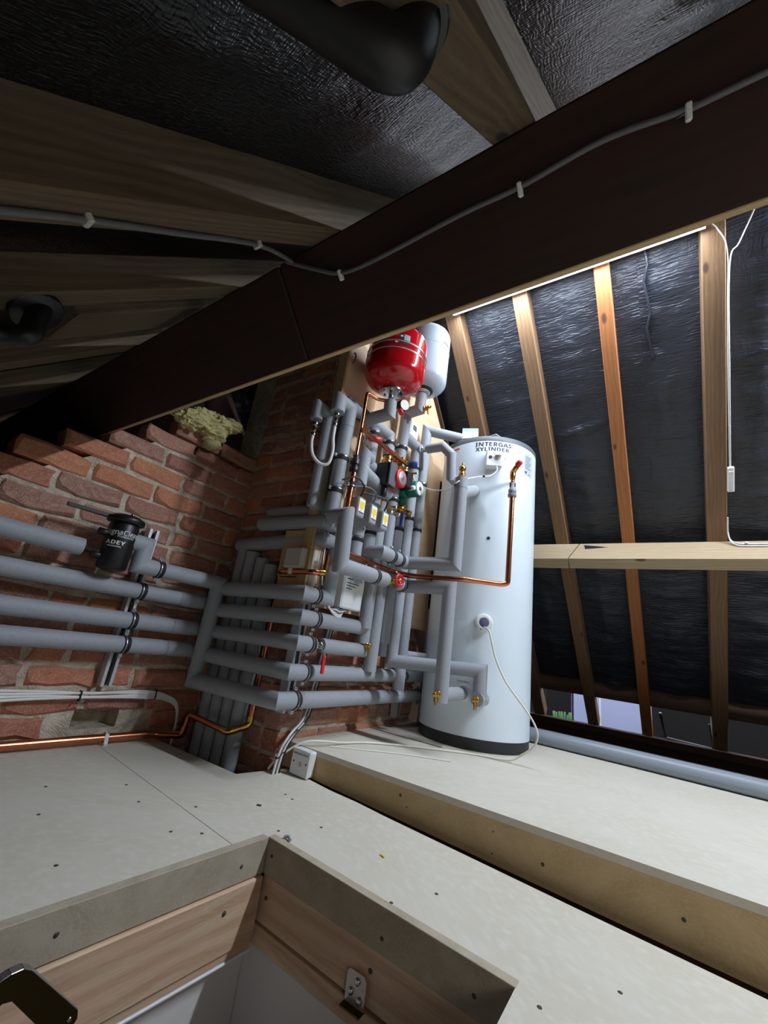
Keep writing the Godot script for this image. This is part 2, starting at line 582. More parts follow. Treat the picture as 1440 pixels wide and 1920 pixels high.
func batten(x0: float, x1: float, label: String, share: float):
	var y := 1.712
	var z := 1.903
	var xm := (x0 + x1) / 2
	var o := thing("batten_light", label, "light", P(xm, y, z))
	var b := MB.new()
	abox(b, x0, x1, y - 0.03, y + 0.03, z + 0.011, z + 0.04, 0.004)
	part(o, "body", b, M["white_paint"])
	b = MB.new()
	b.prism(PackedVector2Array([Vector2(-0.028, 0.012), Vector2(-0.026, -0.004), Vector2(-0.016, -0.012), Vector2(0.016, -0.012), Vector2(0.026, -0.004), Vector2(0.028, 0.012)]), P(x0 + 0.01, y, z), Vector3(0, 0, -1), Vector3.UP, Vector3(x1 - x0 - 0.02, 0, 0))
	part(o, "diffuser", b, M["lamp_glow"])
	if share == 0.0:
		for k in 4:
			var l := OmniLight3D.new()
			l.name = "tube_light"
			l.light_color = c8(230, 241, 255)
			l.light_energy = 1.2
			l.light_size = 0.025
			l.omni_range = 9.0
			l.omni_attenuation = 2.0
			l.shadow_enabled = true
			o.add_child(l, true)
			l.global_position = P(x0 + 0.15 + 0.3 * k, y, z - 0.018)
		return
	for k in 2:
		var a := AreaLight3D.new()
		a.name = "tube_light"
		a.area_size = Vector2(x1 - x0 - 0.03, 0.04)
		a.light_color = c8(230, 241, 255)
		a.light_energy = LAMP_E * share * [0.6, 0.4][k]
		a.light_size = 0.02
		a.shadow_enabled = true
		a.set("area_range", 9.0)
		o.add_child(a, true)
		var d := Vector3(0, -1, [0.0, -1.1][k]).normalized()
		a.global_transform = Transform3D(Basis(Vector3.RIGHT, (-d).cross(Vector3.RIGHT).normalized(), -d), P(xm, y + [0.0, 0.03][k], z - 0.015))

func boxpart(root, called, x0, x1, y0, y1, z0, z1, m, ch := 0.002, label := ""):
	var b := MB.new()
	abox(b, x0, x1, y0, y1, z0, z1, ch, Vector2(rng.randf() * 2.0, rng.randf() * 0.4))
	return part(root, called, b, M[m], label)

func shell():
	# floor: two chipboard sheets round the hatch
	var f := struct("floor")
	var up := Vector3.UP
	var b := MB.new()
	b.prism(PackedVector2Array([Vector2(-1.79, -0.9), Vector2(-0.235, -0.9), Vector2(-0.235, -0.35), Vector2(-0.9, -0.35), Vector2(-0.872, 0.382), Vector2(-0.849, 0.805), Vector2(-1.79, 0.8905)]), P(0, 0, -0.505), Vector3.RIGHT, Vector3(0, 0, -1), up * 0.022)
	part(f, "floor_board", b, M["mdf_top"])
	b = MB.new()
	b.prism(PackedVector2Array([Vector2(-1.79, 0.8925), Vector2(-0.849, 0.807), Vector2(-0.843, 0.903), Vector2(-0.85, 1.277), Vector2(-0.96, 1.283), Vector2(-1.207, 1.322), Vector2(-1.25, 1.119), Vector2(-1.79, 1.108)]), P(0, 0, -0.505), Vector3.RIGHT, Vector3(0, 0, -1), up * 0.022)
	# the long sheet dips a little towards the right
	var dip := Vector3(1, -DIP, 0)
	b.prism(PackedVector2Array([Vector2(-0.85, 0.903), Vector2(-0.241, 0.912), Vector2(-0.241, -0.9), Vector2(3.6, -0.9), Vector2(3.6, 1.272), Vector2(-0.204, 1.268), Vector2(-0.737, 1.272), Vector2(-0.85, 1.277)]), P(0, 0, -0.505 - DIP * 0.85), dip, Vector3(0, 0, -1), up * 0.022)
	part(f, "floor_board", b, M["mdf_top"])
	for s in [[-1.33, .79], [-1.2, .76], [-1.09, .86], [-1.0, .735], [-.95, .785], [-.85, .94], [-1.02, 1.13], [-.98, 1.12], [-1.52, 1.06], [-1.42, .62], [-1.62, .55], [-.8, 1.05], [-.45, 1.04], [-.2, .9], [-.1, 1.05], [-.5, .93], [-1.25, .55], [-1.0, .5], [-.05, .8]]:
		b = MB.new()
		var dz: float = DIP * maxf(s[0] + 0.85, 0.0)
		cyl(b, P(s[0], s[1], -0.4835 - dz), P(s[0], s[1], -0.4822 - dz), 0.0042, 10, 0.0004)
		part(f, "screw", b, M["screw_dark"])
	# hatch lining, left and far sides, built from the top down
	var lx := Vector3(0.055, 0, -1).normalized()
	var l := struct("trim_1")
	b = MB.new()
	bar(b, P(-0.911, -0.35, -0.5197), P(-0.851, 0.9, -0.5197), 0.022, 0.0735, up, 0.001)
	part(l, "chipboard_strip", b, M["mdf_lining"])
	b = MB.new()
	bar(b, P(-0.908, -0.35, -0.62), P(-0.848, 0.9, -0.62), 0.03, 0.122, up, 0.003, Vector2(.2, .1))
	part(l, "pine_strip", b, M["hatch_pine"])
	b = MB.new()
	bar(b, P(-0.912, -0.35, -0.690), P(-0.852, 0.9, -0.690), 0.026, 0.016, up, 0.002)
	part(l, "pine_bead", b, M["hatch_pine"])
	b = MB.new()
	bar(b, P(-0.909, -0.35, -0.701), P(-0.849, 0.9, -0.701), 0.026, 0.005, up, 0.001)
	part(l, "white_bead", b, M["white_paint"])
	for s in [[.465, -.52], [.83, -.525]]:
		b = MB.new(); cyl(b, P(-0.842 - (0.9 - s[0]) * .048, s[1 - 1], s[1]), P(-0.8385 - (0.9 - s[0]) * .048, s[0], s[1]), 0.0045, 10); part(l, "screw", b, M["screw_dark"])
	for s in [[.46, -.655], [.8, -.6]]:
		b = MB.new(); cyl(b, P(-0.834 - (0.9 - s[0]) * .048, s[0], s[1]), P(-0.8315 - (0.9 - s[0]) * .048, s[0], s[1]), 0.0055, 10); part(l, "screw", b, M["screw_dark"])
	l = struct("trim_2")
	b = MB.new()
	bar(b, P(-0.845, 0.912, -0.5197), P(-0.241, 0.921, -0.5450), 0.022, 0.0735, up, 0.001)
	part(l, "chipboard_strip", b, M["mdf_lining"])
	b = MB.new()
	bar(b, P(-0.845, 0.918, -0.604), P(-0.241, 0.927, -0.629), 0.024, 0.094, up, 0.003, Vector2(1.1, .3))
	part(l, "pine_strip", b, M["hatch_pine"])
	b = MB.new()
	bar(b, P(-0.845, 0.914, -0.672), P(-0.241, 0.923, -0.697), 0.026, 0.036, up, 0.002, Vector2(.6, .2))
	part(l, "pine_strip", b, M["hatch_pine"])
	for s in [[-.822, -.517], [-.5, -.547], [-.31, -.55], [-.82, -.6], [-.52, -.607]]:
		var yy: float = 0.9035 + (s[0] + 0.845) * 0.015 + (0.003 if s[1] < -0.57 or s[0] < -.8 and s[1] < -.55 else 0.0)
		b = MB.new(); cyl(b, P(s[0], yy, s[1]), P(s[0], yy - 0.0035, s[1]), 0.0045, 10); part(l, "screw", b, M["screw_dark"])
	# the plastered shaft below
	var w := struct("wall_hatch")
	boxpart(w, "plaster_panel", -0.99, -0.875, -0.45, 0.93, -1.6, -0.69, "plaster")
	boxpart(w, "plaster_panel", -0.875, -0.2, 0.92, 0.99, -1.6, -0.67, "plaster")
	boxpart(w, "plaster_panel", -0.225, -0.1, -0.45, 0.93, -1.6, -0.54, "plaster")
	boxpart(w, "plaster_panel", -0.9, -0.1, -0.45, -0.36, -1.6, -0.54, "plaster")
	# outer enclosure
	w = struct("wall_right")
	var poly := PackedVector2Array([Vector2(-1.1, -1.6), Vector2(4.25, -1.6), Vector2(4.25, -0.39), Vector2(1.66, 2.16), Vector2(-1.1, -0.55)])
	b = MB.new(); b.prism(poly, P(3.6, 0, 0), Vector3(0, 0, -1), up, Vector3(0.15, 0, 0)); part(w, "wall_panel", b, M["plain_wall"])
	w = struct("wall_far_left")
	b = MB.new(); b.prism(poly, P(-3.35, 0, 0), Vector3(0, 0, -1), up, Vector3(0.15, 0, 0)); part(w, "wall_panel", b, M["plain_wall"])
	w = struct("wall_back")
	boxpart(w, "wall_panel", -3.35, 3.75, -1.1, -0.95, -1.6, -0.45, "plain_wall")
	w = struct("wall_eaves")
	boxpart(w, "wall_panel", -3.35, 3.75, 4.1, 4.25, -1.6, -0.4, "dark_eave")
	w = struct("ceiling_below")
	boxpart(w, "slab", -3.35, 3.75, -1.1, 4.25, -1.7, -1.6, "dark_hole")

# one irregular brick, its face towards +x of the local frame
func brick_mesh(l: float, h: float, d: float, sd: int) -> ArrayMesh:
	var r := RandomNumberGenerator.new()
	r.seed = sd
	var b := MB.new()
	var j := func(a: float) -> float: return r.randf_range(-a, a)
	var c := 0.008
	# an uneven rim of ten points, worn back to the body
	var pts := []
	for k in 4: pts.append(Vector2(lerpf(-l / 2, l / 2, k / 3.0), -h / 2))
	pts.append(Vector2(l / 2, 0))
	for k in 4: pts.append(Vector2(lerpf(l / 2, -l / 2, k / 3.0), h / 2))
	pts.append(Vector2(-l / 2, 0))
	var fr := []; var md := []; var bk := []
	for p in pts:
		var q := Vector2(p.x + j.call(0.005), p.y + j.call(0.005))
		fr.append(Vector3(j.call(0.003), q.y - signf(q.y) * c * (1 + j.call(0.9)) * float(p.y != 0.0), -(q.x - signf(p.x) * c * (1 + j.call(0.9)) * float(absf(p.x) > l * 0.4))))
		md.append(Vector3(-c * 1.4 + j.call(0.003), q.y, -q.x))
		bk.append(Vector3(-d, q.y, -q.x))
	var mid := Vector3(j.call(0.002), j.call(0.01), j.call(0.02))
	for i in 10:
		var k := (i + 1) % 10
		var fn: Vector3 = (fr[i] - mid).cross(fr[k] - mid).normalized()
		if fn.x < 0: fn = -fn
		b.tri(mid, fr[i], fr[k], fn, fn, fn)
		var e: Vector2 = (pts[k] - pts[i]).normalized()
		var nn := Vector3(0, -e.x, -e.y)
		b.quad(fr[i], fr[k], md[k], md[i], (nn + Vector3.RIGHT).normalized())
		b.quad(md[i], md[k], bk[k], bk[i], nn)
	return b.mesh(Vector3.ZERO)

var bm := {}
func lay(root: Node3D, at: Vector3, turn: float, l: float, h: float):
	var key := "%d_%d" % [roundi(l * 50), rng.randi() % 5]
	if not bm.has(key): bm[key] = brick_mesh(roundi(l * 50) / 50.0, h, 0.09, hash(key))
	var o := MeshInstance3D.new()
	o.name = "brick"
	o.mesh = bm[key]
	o.material_override = M["brick%d" % (rng.randi() % 6)]
	root.add_child(o, true)
	o.transform = Transform3D(Basis(Vector3.UP, turn) * Basis(Vector3.RIGHT, rng.randf_range(-.012, .012)) * Basis(Vector3.UP, rng.randf_range(-.012, .012)), at)
	o.scale = Vector3(1, rng.randf_range(0.96, 1.03), l / (roundi(l * 50) / 50.0))

const DIP := 0.042
const CO := 0.0835
func wall_top(y: float) -> float:
	return minf(0.46 + 0.83 * (y - 0.3), 0.83)

func brickwork():
	var w := struct("wall_left")
	# mortar bed, with a hole where bricks are missing
	var b := MB.new()
	var up := Vector3.UP
	b.prism(PackedVector2Array([Vector2(-0.95, -1.6), Vector2(1.35, -1.6), Vector2(1.35, -0.44), Vector2(-0.95, -0.44)]), P(-1.98, 0, 0), Vector3(0, 0, -1), up, Vector3(0.17, 0, 0))
	b.prism(PackedVector2Array([Vector2(-0.95, -0.44), Vector2(0.80, -0.44), Vector2(0.80, -0.37), Vector2(-0.95, -0.37)]), P(-1.98, 0, 0), Vector3(0, 0, -1), up, Vector3(0.17, 0, 0))
	b.prism(PackedVector2Array([Vector2(0.96, -0.44), Vector2(1.35, -0.44), Vector2(1.35, -0.37), Vector2(0.96, -0.37)]), P(-1.98, 0, 0), Vector3(0, 0, -1), up, Vector3(0.17, 0, 0))
	b.prism(PackedVector2Array([Vector2(-0.95, -0.37), Vector2(1.35, -0.37), Vector2(1.35, 0.77), Vector2(0.78, 0.72), Vector2(0.3, 0.33), Vector2(-0.5, -0.30), Vector2(-0.95, -0.34)]), P(-1.98, 0, 0), Vector3(0, 0, -1), up, Vector3(0.17, 0, 0))
	b.prism(PackedVector2Array([Vector2(0.78, -0.44), Vector2(0.98, -0.44), Vector2(0.98, -0.37), Vector2(0.78, -0.37)]), P(-1.98, 0, 0), Vector3(0, 0, -1), up, Vector3(0.08, 0, 0))
	part(w, "mortar_bed", b, M["mortar"])
	b = MB.new()
	b.prism(PackedVector2Array([Vector2(2.28, -1.6), Vector2(4.1, -1.6), Vector2(4.1, -0.4), Vector2(2.28, 1.42)]), P(-1.98, 0, 0), Vector3(0, 0, -1), up, Vector3(0.17, 0, 0))
	part(w, "wall_panel", b, M["plain_wall"])
	for k in range(-1, 16):
		var z0 := -0.461 + CO * k
		var y := -0.25 + (0.118 if k % 2 else 0.0) + rng.randf_range(-.02, .02)
		while y < 1.29:
			var l := 0.226 if rng.randf() > 0.2 else 0.108
			if y + l > 1.3: l = maxf(1.3 - y, 0.06)
			if not (k == 0 and y + l > 0.82 and y < 0.94) and z0 + CO <= wall_top(y + l * 0.45) + 0.055:
				lay(w, P(-1.798 + rng.randf_range(-.005, .004), y + l / 2, z0 + 0.036 + rng.randf_range(-.003, .003)), 0, l, 0.07)
			y += l + rng.randf_range(0.012, 0.02)
	# chimney breast: core, bricks on its face and on its near side
	w = struct("wall_chimney")
	b = MB.new()
	b.prism(PackedVector2Array([Vector2(1.29, -1.6), Vector2(2.3, -1.6), Vector2(2.3, 1.38), Vector2(1.66, 2.0), Vector2(1.29, 1.66)]), P(-1.98, 0, 0), Vector3(0, 0, -1), up, Vector3(0.73, 0, 0))
	part(w, "mortar_bed", b, M["mortar"])
	for k in range(-2, 9):
		var z0 := -0.461 + CO * k + 0.02
		var y := 1.276 + (0.0 if k % 2 else -0.0)
		var first := true
		while y < 2.28:
			var l := 0.226 if rng.randf() > 0.15 else 0.108
			if first and k % 2: l = 0.108
			first = false
			if y + l > 2.3: l = maxf(2.3 - y, 0.05)
			lay(w, P(-1.238 + rng.randf_range(-.003, .003), y + l / 2, z0 + 0.036), 0, l, 0.07)
			y += l + 0.011
	for k in range(-2, 24):
		var z0 := -0.461 + CO * k + 0.02
		var x := -1.79
		var first := true
		while x < -1.36:
			var l := 0.226 if rng.randf() > 0.15 else 0.108
			if first and k % 2 == 0: l = 0.108
			first = false
			if x + l > -1.345: l = maxf(-1.345 - x, 0.05)
			lay(w, P(x + l / 2, 1.279 + rng.randf_range(-.003, .004), z0 + 0.036), -PI / 2, l, 0.072)
			x += l + 0.011
		if k > 8: lay(w, P(-1.288, 1.279, z0 + 0.036), -PI / 2, 0.1, 0.072)
	# glass wool stuffed on the wall top
	var at := P(-1.79, 0.95, 0.895)
	b = MB.new()
	var n := noise(90, 14.0, 4)
	var lobes := [[0.0, 0.0, 0.0, 1.0], [0.02, 0.06, 0.03, 0.75], [0.01, -0.09, -0.025, 0.8], [0.03, 0.11, 0.045, 0.6], [0.0, -0.02, 0.035, 0.7], [0.035, 0.03, -0.04, 0.6]]
	for lb in lobes:
		var ce: Vector3 = at + Vector3(lb[0], lb[2], -lb[1])
		var rows := 22
		var cols := 34
		var g := []
		for i in rows + 1:
			var ring := []
			for j in cols:
				var th := PI * i / rows
				var ph := TAU * j / cols
				var d := Vector3(sin(th) * cos(ph), cos(th), sin(th) * sin(ph))
				var q: Vector3 = d * Vector3(0.075, 0.05, 0.095) * float(lb[3])
				var r := 1.0 + 0.5 * n.get_noise_3dv((ce + q) * 1.0) + 0.3 * n.get_noise_3dv((ce + q) * 4.0 + Vector3(3, 1, 2))
				ring.append(ce + q * r)
			g.append(ring)
		for i in rows:
			for j in cols:
				var k := (j + 1) % cols
				var nn: Vector3 = (g[i + 1][j] - g[i][k]).cross(g[i + 1][k] - g[i][j]).normalized()
				if nn.dot(g[i][j] - ce) < 0: nn = -nn
				b.tri(g[i][j], g[i + 1][j], g[i + 1][k], nn, nn, nn)
				b.tri(g[i][j], g[i + 1][k], g[i][k], nn, nn, nn)
	solo("insulation_wool", "torn yellow tuft of glass wool insulation lying on the brick wall top", "insulation", b, M["wool"], at)
	b = MB.new()
	for i in 5:
		var q := P(-1.77, 0.99 + rng.randf_range(-.03, .03), 0.85 - 0.012 * i)
		var pr := []
		for s in 7: pr.append(Vector2(0.032 * sin(PI * s / 6.0) * (1 + rng.randf_range(-.3, .3)), -0.03 + 0.06 * s / 6.0))
		b.lathe(pr, Transform3D(Basis(), q), 9)
	solo("insulation_wool", "small yellow scrap of glass wool hanging below the larger tuft", "insulation", b, M["wool"], P(-1.77, 0.98, 0.75))

func felt_sheet(root: Node3D, x0: float, x1: float, s0: float, s1: float, o: Vector3, along: Vector3, nin: Vector3, m: String, sd: int, rafters: Array, sag: float, crink: float, creases := []):
	var b := MB.new()
	var st := 0.016
	var nx := int((x1 - x0) / st); var ns := int((s1 - s0) / st)
	var n1 := noise(sd, 1.0, 3); var n2 := noise(sd + 1, 1.0, 2)
	var pts := PackedVector3Array(); var nor := PackedVector3Array()
	for i in ns + 1:
		for j in nx + 1:
			var x := x0 + (x1 - x0) * j / nx
			var s := s0 + (s1 - s0) * i / ns
			# the cloth is nailed at the rafters and hangs slack between them
			var gap := 1.0
			for r in rafters: gap = minf(gap, absf(x - r) / 0.2)
			var e := sag * gap * gap * (0.6 + 0.9 * n1.get_noise_2d(x * 1.2, s * 2.2)) + gap * (crink * 0.5 * n2.get_noise_2d(x * 1.6, s * 13.0) + crink * 0.2 * n1.get_noise_2d(x * 9.0 + 40.0, s * 3.0))
			for cr in creases:
				# a slack crease running a little aslant across one bay
				var f: float = (x - cr[0]) / (cr[2] - cr[0])
				if f > 0.0 and f < 1.0: e += 0.016 * sin(f * PI) * exp(-pow((s - lerpf(cr[1], cr[3], f)) / 0.016, 2.0))
			pts.append(o + Vector3(x, 0, 0) + along * s + nin * e)
	for i in ns + 1:
		for j in nx + 1:
			var l := pts[i * (nx + 1) + maxi(j - 1, 0)]; var r := pts[i * (nx + 1) + mini(j + 1, nx)]
			var u := pts[maxi(i - 1, 0) * (nx + 1) + j]; var d := pts[mini(i + 1, ns) * (nx + 1) + j]
			var q := (r - l).cross(d - u).normalized()
			nor.append(q if q.dot(nin) > 0 else -q)
	for i in ns:
		for j in nx:
			var a := i * (nx + 1) + j
			var c: Array[int] = [a, a + 1, a + nx + 2, a + nx + 1]
			var uv := []
			for q in c: uv.append(Vector2(pts[q].x, s0 + (s1 - s0) * (q / (nx + 1)) / ns))
			b.tri(pts[c[0]], pts[c[1]], pts[c[2]], nor[c[0]], nor[c[1]], nor[c[2]], uv[0], uv[1], uv[2])
			b.tri(pts[c[0]], pts[c[2]], pts[c[3]], nor[c[0]], nor[c[2]], nor[c[3]], uv[0], uv[2], uv[3])
	part(root, "felt_sheet", b, M[m])

const NEAR_X := [-0.158, -0.568, -0.9, -1.435, -1.95, 0.32, 0.75, 1.2, 1.65, 2.1]
const FAR_X := [0.292, -0.148, -0.553, -0.95, -1.4, 0.73, 1.17, 1.6]

func roof():
	var up := Vector3.UP
	var nu := Vector3(0, sin(TH), -cos(TH))            # up the near slope
	var nn := Vector3(0, cos(TH), sin(TH))             # out through the near slope
	var ft := atan(FM)
	var fd := Vector3(0, -sin(ft), -cos(ft))           # down the far slope
	var fn := Vector3(0, cos(ft), -sin(ft))            # out through the far slope
	var y_r := (FA - NA) / (NM + FM)
	var ridge := P(0, y_r, NA + NM * y_r)
	var c := struct("ceiling")
	var on := P(0, 0, NA) + nn * 0.1
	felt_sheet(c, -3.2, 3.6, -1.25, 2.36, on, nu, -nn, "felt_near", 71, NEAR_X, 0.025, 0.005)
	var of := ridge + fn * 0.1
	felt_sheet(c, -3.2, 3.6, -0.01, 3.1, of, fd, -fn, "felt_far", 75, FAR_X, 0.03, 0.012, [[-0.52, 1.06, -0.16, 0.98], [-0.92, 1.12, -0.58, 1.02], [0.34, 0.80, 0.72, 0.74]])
	var b := MB.new()
	b.box(Transform3D(Basis(Vector3.RIGHT, nn, Vector3.RIGHT.cross(nn)), on + nu * 0.55 + nn * 0.08 + Vector3(0.2, 0, 0)), Vector3(7.2, 0.05, 3.75), 0.0)
	part(c, "roof_deck", b, M["roof_board"])
	b = MB.new()
	b.box(Transform3D(Basis(Vector3.RIGHT, fn, Vector3.RIGHT.cross(fn)), of + fd * 1.5 + fn * 0.08 + Vector3(0.2, 0, 0)), Vector3(7.2, 0.05, 3.2), 0.0)
	part(c, "roof_deck", b, M["roof_board"])
	# a lapped fold where two sheets meet, right of the orange rafter
	b = MB.new()
	for k in 7:
		var s0 := 0.16 + 0.075 * k
		var off := 0.012 * sin(k * 2.1)
		bar(b, of + Vector3(0.035 + off, 0, 0) + fd * s0 - fn * 0.035, of + Vector3(0.035 + 0.012 * sin(k * 2.1 + 2.1), 0, 0) + fd * (s0 + 0.078) - fn * 0.035, 0.012, 0.05, fn, 0.004)
	part(c, "felt_lap", b, M["felt_far"])
	# ridge board, unseen; hung low to screen the near felt from the battens
	b = MB.new()
	abox(b, -3.2, 3.6, y_r - 0.016, y_r + 0.016, 1.845, 2.15)
	solo("ridge_board", "dark ridge board along the roof peak, hung low to screen the near felt from the light", "board", b, M["dark_eave"], P(0, y_r, 1.9))
	# near rafters: 70 by 100
	var nl := ["weathered tan rafter above the black pipe elbow, topmost in view", "broad grey rafter with a cable clipped under it, meeting the beam's scarf joint", "grey knotted rafter, second from the left above the small black pipe", "dim grey rafter low on the left with a cut stub beside it", "darkest rafter at far left beyond the brick wall top"]
	var nw := [0.072, 0.08, 0.076, 0.076, 0.07, 0.07, 0.07, 0.07, 0.07, 0.07]
	for i in NEAR_X.size():
		var x: float = NEAR_X[i]
		if i > 4: continue
		var lo := -1.15
		var hi := 2.24
		b = MB.new()
		var dp: float = [0.1, 0.105, 0.07, 0.075, 0.08][i]
		bar(b, on + Vector3(x, 0, 0) - nn * (0.1 - dp / 2) + nu * lo, on + Vector3(x, 0, 0) - nn * (0.1 - dp / 2) + nu * hi, nw[i], dp, nn, 0.004, Vector2(i * .7, i * .13))
		solo("roof_rafter", nl[i], "rafter", b, M["old_rafter"], on + Vector3(x, 0, 0) + nu * lo)
	b = MB.new()
	bar(b, on + Vector3(-1.19, 0, 0) - nn * 0.045 + nu * 0.33, on + Vector3(-1.19, 0, 0) - nn * 0.045 + nu * 0.82, 0.2, 0.07, nn, 0.005, Vector2(.4, .3))
	solo("timber_stub", "short sawn timber stub with a rough end, between the two lowest left rafters", "timber", b, M["old_rafter"], on + Vector3(-1.19, 0, 0) + nu * 0.3)
	# the big canted purlin, two lengths butted at a joint
	var a0 := P(0, 0.5888, 0.6583)
	var bu := Vector3(0, sin(BT), -cos(BT))
	var bn := Vector3(0, cos(BT), sin(BT))
	var mid := a0 + bn * 0.1125 + bu * 0.0375
	var o := thing("roof_beam", "massive dark brown beam crossing the whole picture diagonally from upper right to left", "beam", mid)
	b = MB.new()
	bar(b, mid + Vector3(-0.713, 0, 0), mid + Vector3(3.6, 0, 0), 0.075, 0.225, bn, 0.004, Vector2(.3, .1))
	part(o, "beam_length", b, M["beam_stain"])
	b = MB.new()
	bar(b, mid + Vector3(-3.1, 0, 0), mid + Vector3(-0.717, 0, 0), 0.074, 0.222, bn, 0.004, Vector2(1.3, .32))
	part(o, "beam_length", b, M["beam_stain"])
	b = MB.new()
	bar(b, a0 + bu * 0.0375 + bn * 0.0008 + Vector3(-3.1, 0, 0), a0 + bu * 0.0375 + bn * 0.0008 + Vector3(3.6, 0, 0), 0.0755, 0.004, bn, 0.001, Vector2(.2, .4))
	part(o, "bare_underside", b, M["batten_pine"], "unstained tan underside of the beam")
	# far rafters
	var fl := ["thick brown rafter at the right with white cables running down its edge", "bright orange rafter, second from the right on the far slope", "brown rafter just right of the tall cylinder", "orange rafter above the cylinder beside the white vessel", "rafter hidden behind the board and pipes", "rafter at the right edge of the far slope"]
	var fw := [0.088, 0.07, 0.08, 0.092, 0.08, 0.08, 0.08, 0.08]
	for i in FAR_X.size():
		if i in [4, 5, 6, 7]: continue
		var x: float = FAR_X[i]
		b = MB.new()
		bar(b, of + Vector3(x, 0, 0) - fn * 0.05 + fd * 0.03, of + Vector3(x + (0.0 if i != 2 else 0.03), 0, 0) - fn * 0.05 + fd * 3.52, fw[i], 0.1, fn, 0.004, Vector2(i * .5, i * .17))
		solo("roof_rafter", fl[i], "rafter", b, M["orange_rafter" if i == 1 else "far_rafter"], of + Vector3(x, 0, 0) + fd * 3.5)
	# far purlin, canted: a short length scarfed to a long one at the left
	var e := P(0, 2.91, 0.814)
	o = thing("roof_purlin", "pale timber purlin crossing the far rafters at the right, scarf jointed near the cylinder", "purlin", e)
	var sx := -0.46
	for s in 2:
		var pl := PackedVector2Array([Vector2(sx - 0.004 + 0.03, 0), Vector2(sx - 0.004 - 0.02, 0.187), Vector2(-1.0, 0.187), Vector2(-1.0, 0)]) if s == 0 else PackedVector2Array([Vector2(sx + 0.004 + 0.03, 0), Vector2(3.6, 0), Vector2(3.6, 0.187), Vector2(sx + 0.004 - 0.02, 0.187)])
		b = MB.new()
		b.prism(pl, e, Vector3.RIGHT, -fn, fd * 0.072, Vector2(0, .1 + s * .3))
		part(o, "purlin_length", b, M["pale_purlin"])
	b = MB.new()
	b.prism(PackedVector2Array([Vector2(sx + 0.06, 0.02), Vector2(sx + 0.2, 0.05), Vector2(sx + 0.07, 0.07)]), e - fd * 0.0005, Vector3.RIGHT, -fn, -fd * 0.001)
	part(o, "split", b, M["slot_black"])
	b = MB.new()
	cyl(b, P(sx + 0.27, 2.885, 0.79) - fd * 0.0, P(sx + 0.27, 2.885, 0.79) - fd * 0.002, 0.012, 12, 0.0)
	# eave beam behind the rafters and the gaps below it
	b = MB.new()
	bar(b, P(-3.2, 3.97, -0.09), P(3.6, 3.97, -0.09), 0.05, 0.15, up, 0.004)
	solo("eave_beam", "dark brown timber running behind the rafter feet above the eave gaps", "beam", b, M["dark_eave"], P(0, 3.97, -0.2))
	b = MB.new()
	abox(b, -3.2, 3.6, 4.05, 4.15, -0.44, -0.385, 0.004)
	solo("wall_plate", "dark timber wall plate under the eave gaps at the far right", "timber", b, M["dark_eave"], P(0, 4.1, -0.44))
	b = MB.new()
	var k := 0
	for q in [[-0.72, -0.51], [-0.50, -0.12]]:
		b = MB.new()
		abox(b, q[0], q[1], 4.42, 4.44, -0.5, -0.02, 0.002)
		solo("pale_panel", ["narrow pale blue board seen outside the left eave gap", "wide pale blue board seen outside the middle eave gap"][k], "panel", b, M["pale_blue_sheet"], P(q[0], 4.43, -0.5))
		k += 1
	b = MB.new()
	b.tube([P(-0.79, 4.31, -1.55), P(-0.79, 4.305, -0.4)], 0.006, 6)
	for i in 12: cyl(b, P(-0.86 + 0.013 * i, 4.3, -0.45), P(-0.87 + 0.014 * i + 0.01 * sin(i * 5.0), 4.31, -0.355 + 0.012 * sin(i * 3.0)), 0.008, 6, 0.002)
	solo("leafy_clump", "small green clump seen outside the left eave gap", "plant", b, M["garden_green"], P(-0.8, 4.3, -0.45))
	b = MB.new()
	b.tube([P(-0.722, 4.335, -1.55), P(-0.722, 4.335, -0.165)], 0.003, 6)
	for i in 6: cyl(b, P(-0.735, 4.33 + 0.004 * i, -0.18 + 0.012 * (i % 3)), P(-0.715 + 0.01 * (i % 2), 4.33, -0.17 + 0.012 * (i % 3)), 0.008, 6, 0.002)
	solo("flower_head", "small violet flower head seen at the top of the left eave gap", "flower", b, M["flower_violet"], P(-0.73, 4.33, -0.18))
	b = MB.new()
	bar(b, P(-0.055, 4.0, -0.2), P(-0.03, 4.12, -0.37), 0.018, 0.018, up)
	bar(b, P(-0.03, 4.12, -0.375), P(0.25, 4.14, -0.39), 0.015, 0.015, up)
	bar(b, P(0.25, 4.14, -0.39), P(0.235, 4.0, -0.22), 0.01, 0.01, up)
	solo("gap_frame", "thin grey frame set in the dark right eave gap", "frame", b, M["steel_dark"], P(0.1, 4.1, -0.4))
	for q in [[-0.98, -0.69], [-0.14, 3.8], [-3.2, -0.99]]:  # added boards that shut out the sky so the gaps stay dark
		b = MB.new(); abox(b, q[0], q[1], 4.5, 4.55, -0.6, 0.1); solo("sky_screen", ["dark screen added outside the left eave gap, left of the pale board", "dark screen added outside the right eave gap", "dark screen added outside the hidden gaps at far left"][0 if q[0] == -0.98 else 1 if q[0] == -0.14 else 2], "boarding", b, M["dark_hole"], P(q[0], 4.5, -0.6))

